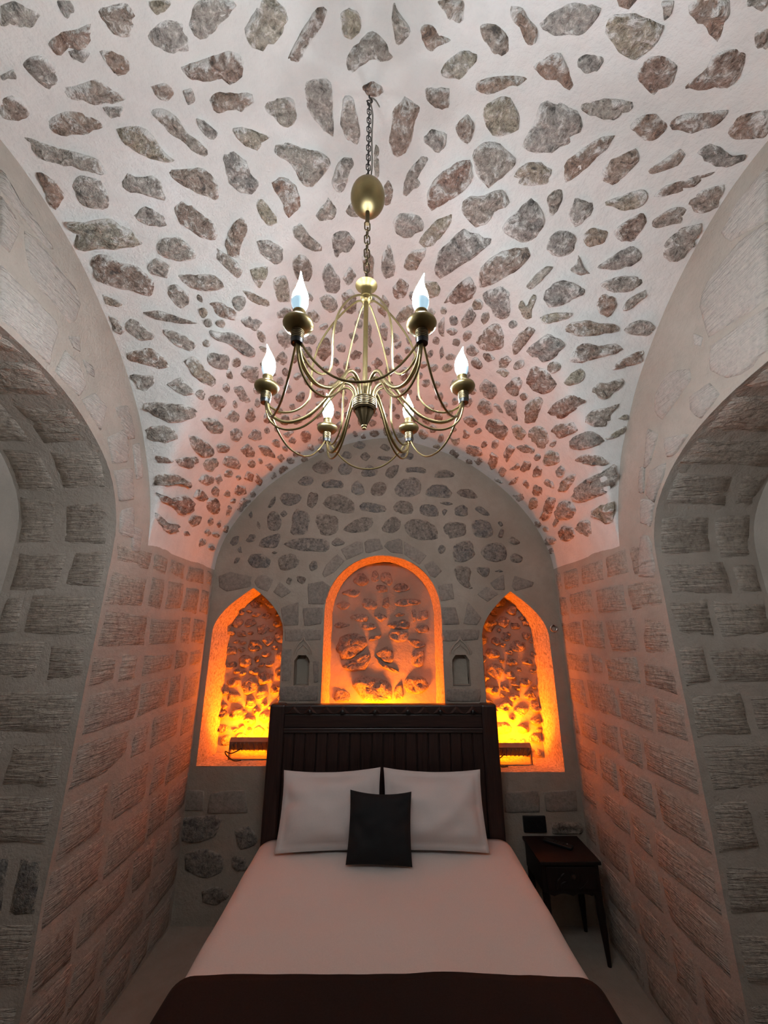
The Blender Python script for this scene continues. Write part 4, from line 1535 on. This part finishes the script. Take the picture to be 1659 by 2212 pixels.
pr += [(.030, Z(2.241)), (.027, Z(2.236)), (.02, Z(2.236))]
m = MB(); m.lathe(pr, 32); m.build('hub', BRASS_D, ch, True)
m = MB(); m.lathe([(.026, Z(2.238)), (.024, Z(2.232)), (.0175, Z(2.218)), (.011, Z(2.203)), (.0075, Z(2.196)), (.0065, Z(2.1945))], 48, flute=.16, nfl=12); m.build('finial', BRASS_D, ch, True)
m = MB(); m.lathe([(.007, Z(2.1955)), (.0075, Z(2.192)), (.0055, Z(2.190)), (.0058, Z(2.186)), (.002, Z(2.184))], 16); m.build('finial_tip', BRASS, ch, True)
R_ = .255
def once(fn): return fn()
def part_mesh(name, m, mat):
    me = m.mesh(name); fix_normals(me); me.materials.append(mat)
    for p in me.polygons: p.use_smooth = True
    try: me.set_sharp_from_angle(angle=math.radians(40))
    except Exception: pass
    return me
m = MB(); m.tube(catmull([(.018, 0, Z(2.262)), (.020, 0, Z(2.285)), (.030, 0, Z(2.308)), (.050, 0, Z(2.320)), (.075, 0, Z(2.308)), (.105, 0, Z(2.265)), (.145, 0, Z(2.222)), (.195, 0, Z(2.205)), (.235, 0, Z(2.225)), (.253, 0, Z(2.268))], 7), .0046, 10)
arm_me = part_mesh('arm', m, BRASS)
m = MB(); m.tube(catmull([(.010, 0, Z(2.585)), (.030, 0, Z(2.580)), (.075, 0, Z(2.530)), (.118, 0, Z(2.455)), (.138, 0, Z(2.378)), (.139, 0, Z(2.305)), (.145, 0, Z(2.268)), (.172, 0, Z(2.240)), (.208, 0, Z(2.233)), (.238, 0, Z(2.247)), (.254, 0, Z(2.270))], 6), .0028, 8)
brace_me = part_mesh('brace_wire', m, BRASS)
m = MB(); m.tube(catmull([(.024, 0, Z(2.262)), (.032, 0, Z(2.295)), (.055, 0, Z(2.304)), (.085, 0, Z(2.275)), (.12, 0, Z(2.222)), (.16, 0, Z(2.19)), (.205, 0, Z(2.186)), (.24, 0, Z(2.212)), (.257, 0, Z(2.268))], 7), .0028, 8)
lower_me = part_mesh('lower_wire', m, BRASS)
A1 = Vector((R_, 0, 0)); A2 = Vector((R_*math.cos(math.pi/3), R_*math.sin(math.pi/3), 0))
pts = []
for k in range(25):
    t = k/24; p = A1.lerp(A2, .02+.96*t); p.z = Z(2.268)-.098*(1-abs(2*t-1)**2.3); pts.append(p)
m = MB(); m.tube(pts, .0026, 8); swag_me = part_mesh('swag_wire', m, BRASS)
T_ = Matrix.Translation((R_, 0, 0))
gp = [(.004, Z(2.268))]
for k in range(5):
    z = 2.270+k*.0042; gp += [(.0135, Z(z)), (.0135, Z(z+.0026)), (.0122, Z(z+.003)), (.0122, Z(z+.0042))]
gp += [(.004, Z(2.292))]
m = MB(); m.lathe(gp, 24, T_); collar_me = part_mesh('collar', m, BRASS_D)
m = MB(); m.lathe([(.003, Z(2.260)), (.012, Z(2.260)), (.0128, Z(2.270)), (.003, Z(2.270))], 20, T_); plug_me = part_mesh('socket_plug', m, BLACKPL)
m = MB(); m.lathe([(.012, Z(2.291)), (.017, Z(2.293)), (.026, Z(2.297)), (.031, Z(2.304)), (.0318, Z(2.308)), (.030, Z(2.314)), (.024, Z(2.3185)), (.014, Z(2.320)), (.004, Z(2.320))], 32, T_); cup_me = part_mesh('drip_cup', m, BRASS)
m = MB(); m.lathe([(.0125, Z(2.319)), (.0125, Z(2.336)), (.0135, Z(2.3365)), (.0135, Z(2.340)), (.004, Z(2.340))], 20, T_); sock_me = part_mesh('candle_socket', m, BRASS)
m = MB(); m.lathe([(.0105, Z(2.338)), (.0125, Z(2.345)), (.0172, Z(2.358)), (.0180, Z(2.366)), (.0170, Z(2.368)), (.004, Z(2.368))], 24, T_); base_me = part_mesh('bulb_base', m, BULB_BASE)
m = MB(); m.lathe([(.004, Z(2.368)), (.0168, Z(2.3685)), (.0176, Z(2.374)), (.0155, Z(2.386)), (.0112, Z(2.398)), (.0070, Z(2.410)), (.0038, Z(2.421)), (.0018, Z(2.430)), (.0005, Z(2.436))], 12, T_)
m.v = [(x+.9*max(0, z-Z(2.395))**1.5*1.2, y+.6*max(0, z-Z(2.395))**1.5, z) for x, y, z in m.v]; bulb_me = part_mesh('bulb', m, BULB_E)
for k in range(6):
    a = k*math.pi/3
    for nm, me in (('arm', arm_me), ('brace_wire', brace_me), ('lower_wire', lower_me), ('swag_wire', swag_me)):
        o = link(nm, me, None, ch); o.rotation_euler = (0, 0, a)
    c = link('drip_cup', cup_me, None, ch); c.rotation_euler = (0, 0, a)
    for nm, me in (('collar', collar_me), ('socket_plug', plug_me), ('candle_socket', sock_me)): link(nm, me, None, c)
    bl = link('bulb', bulb_me, None, ch); bl.rotation_euler = (0, 0, a)
    link('bulb_base', base_me, None, bl)
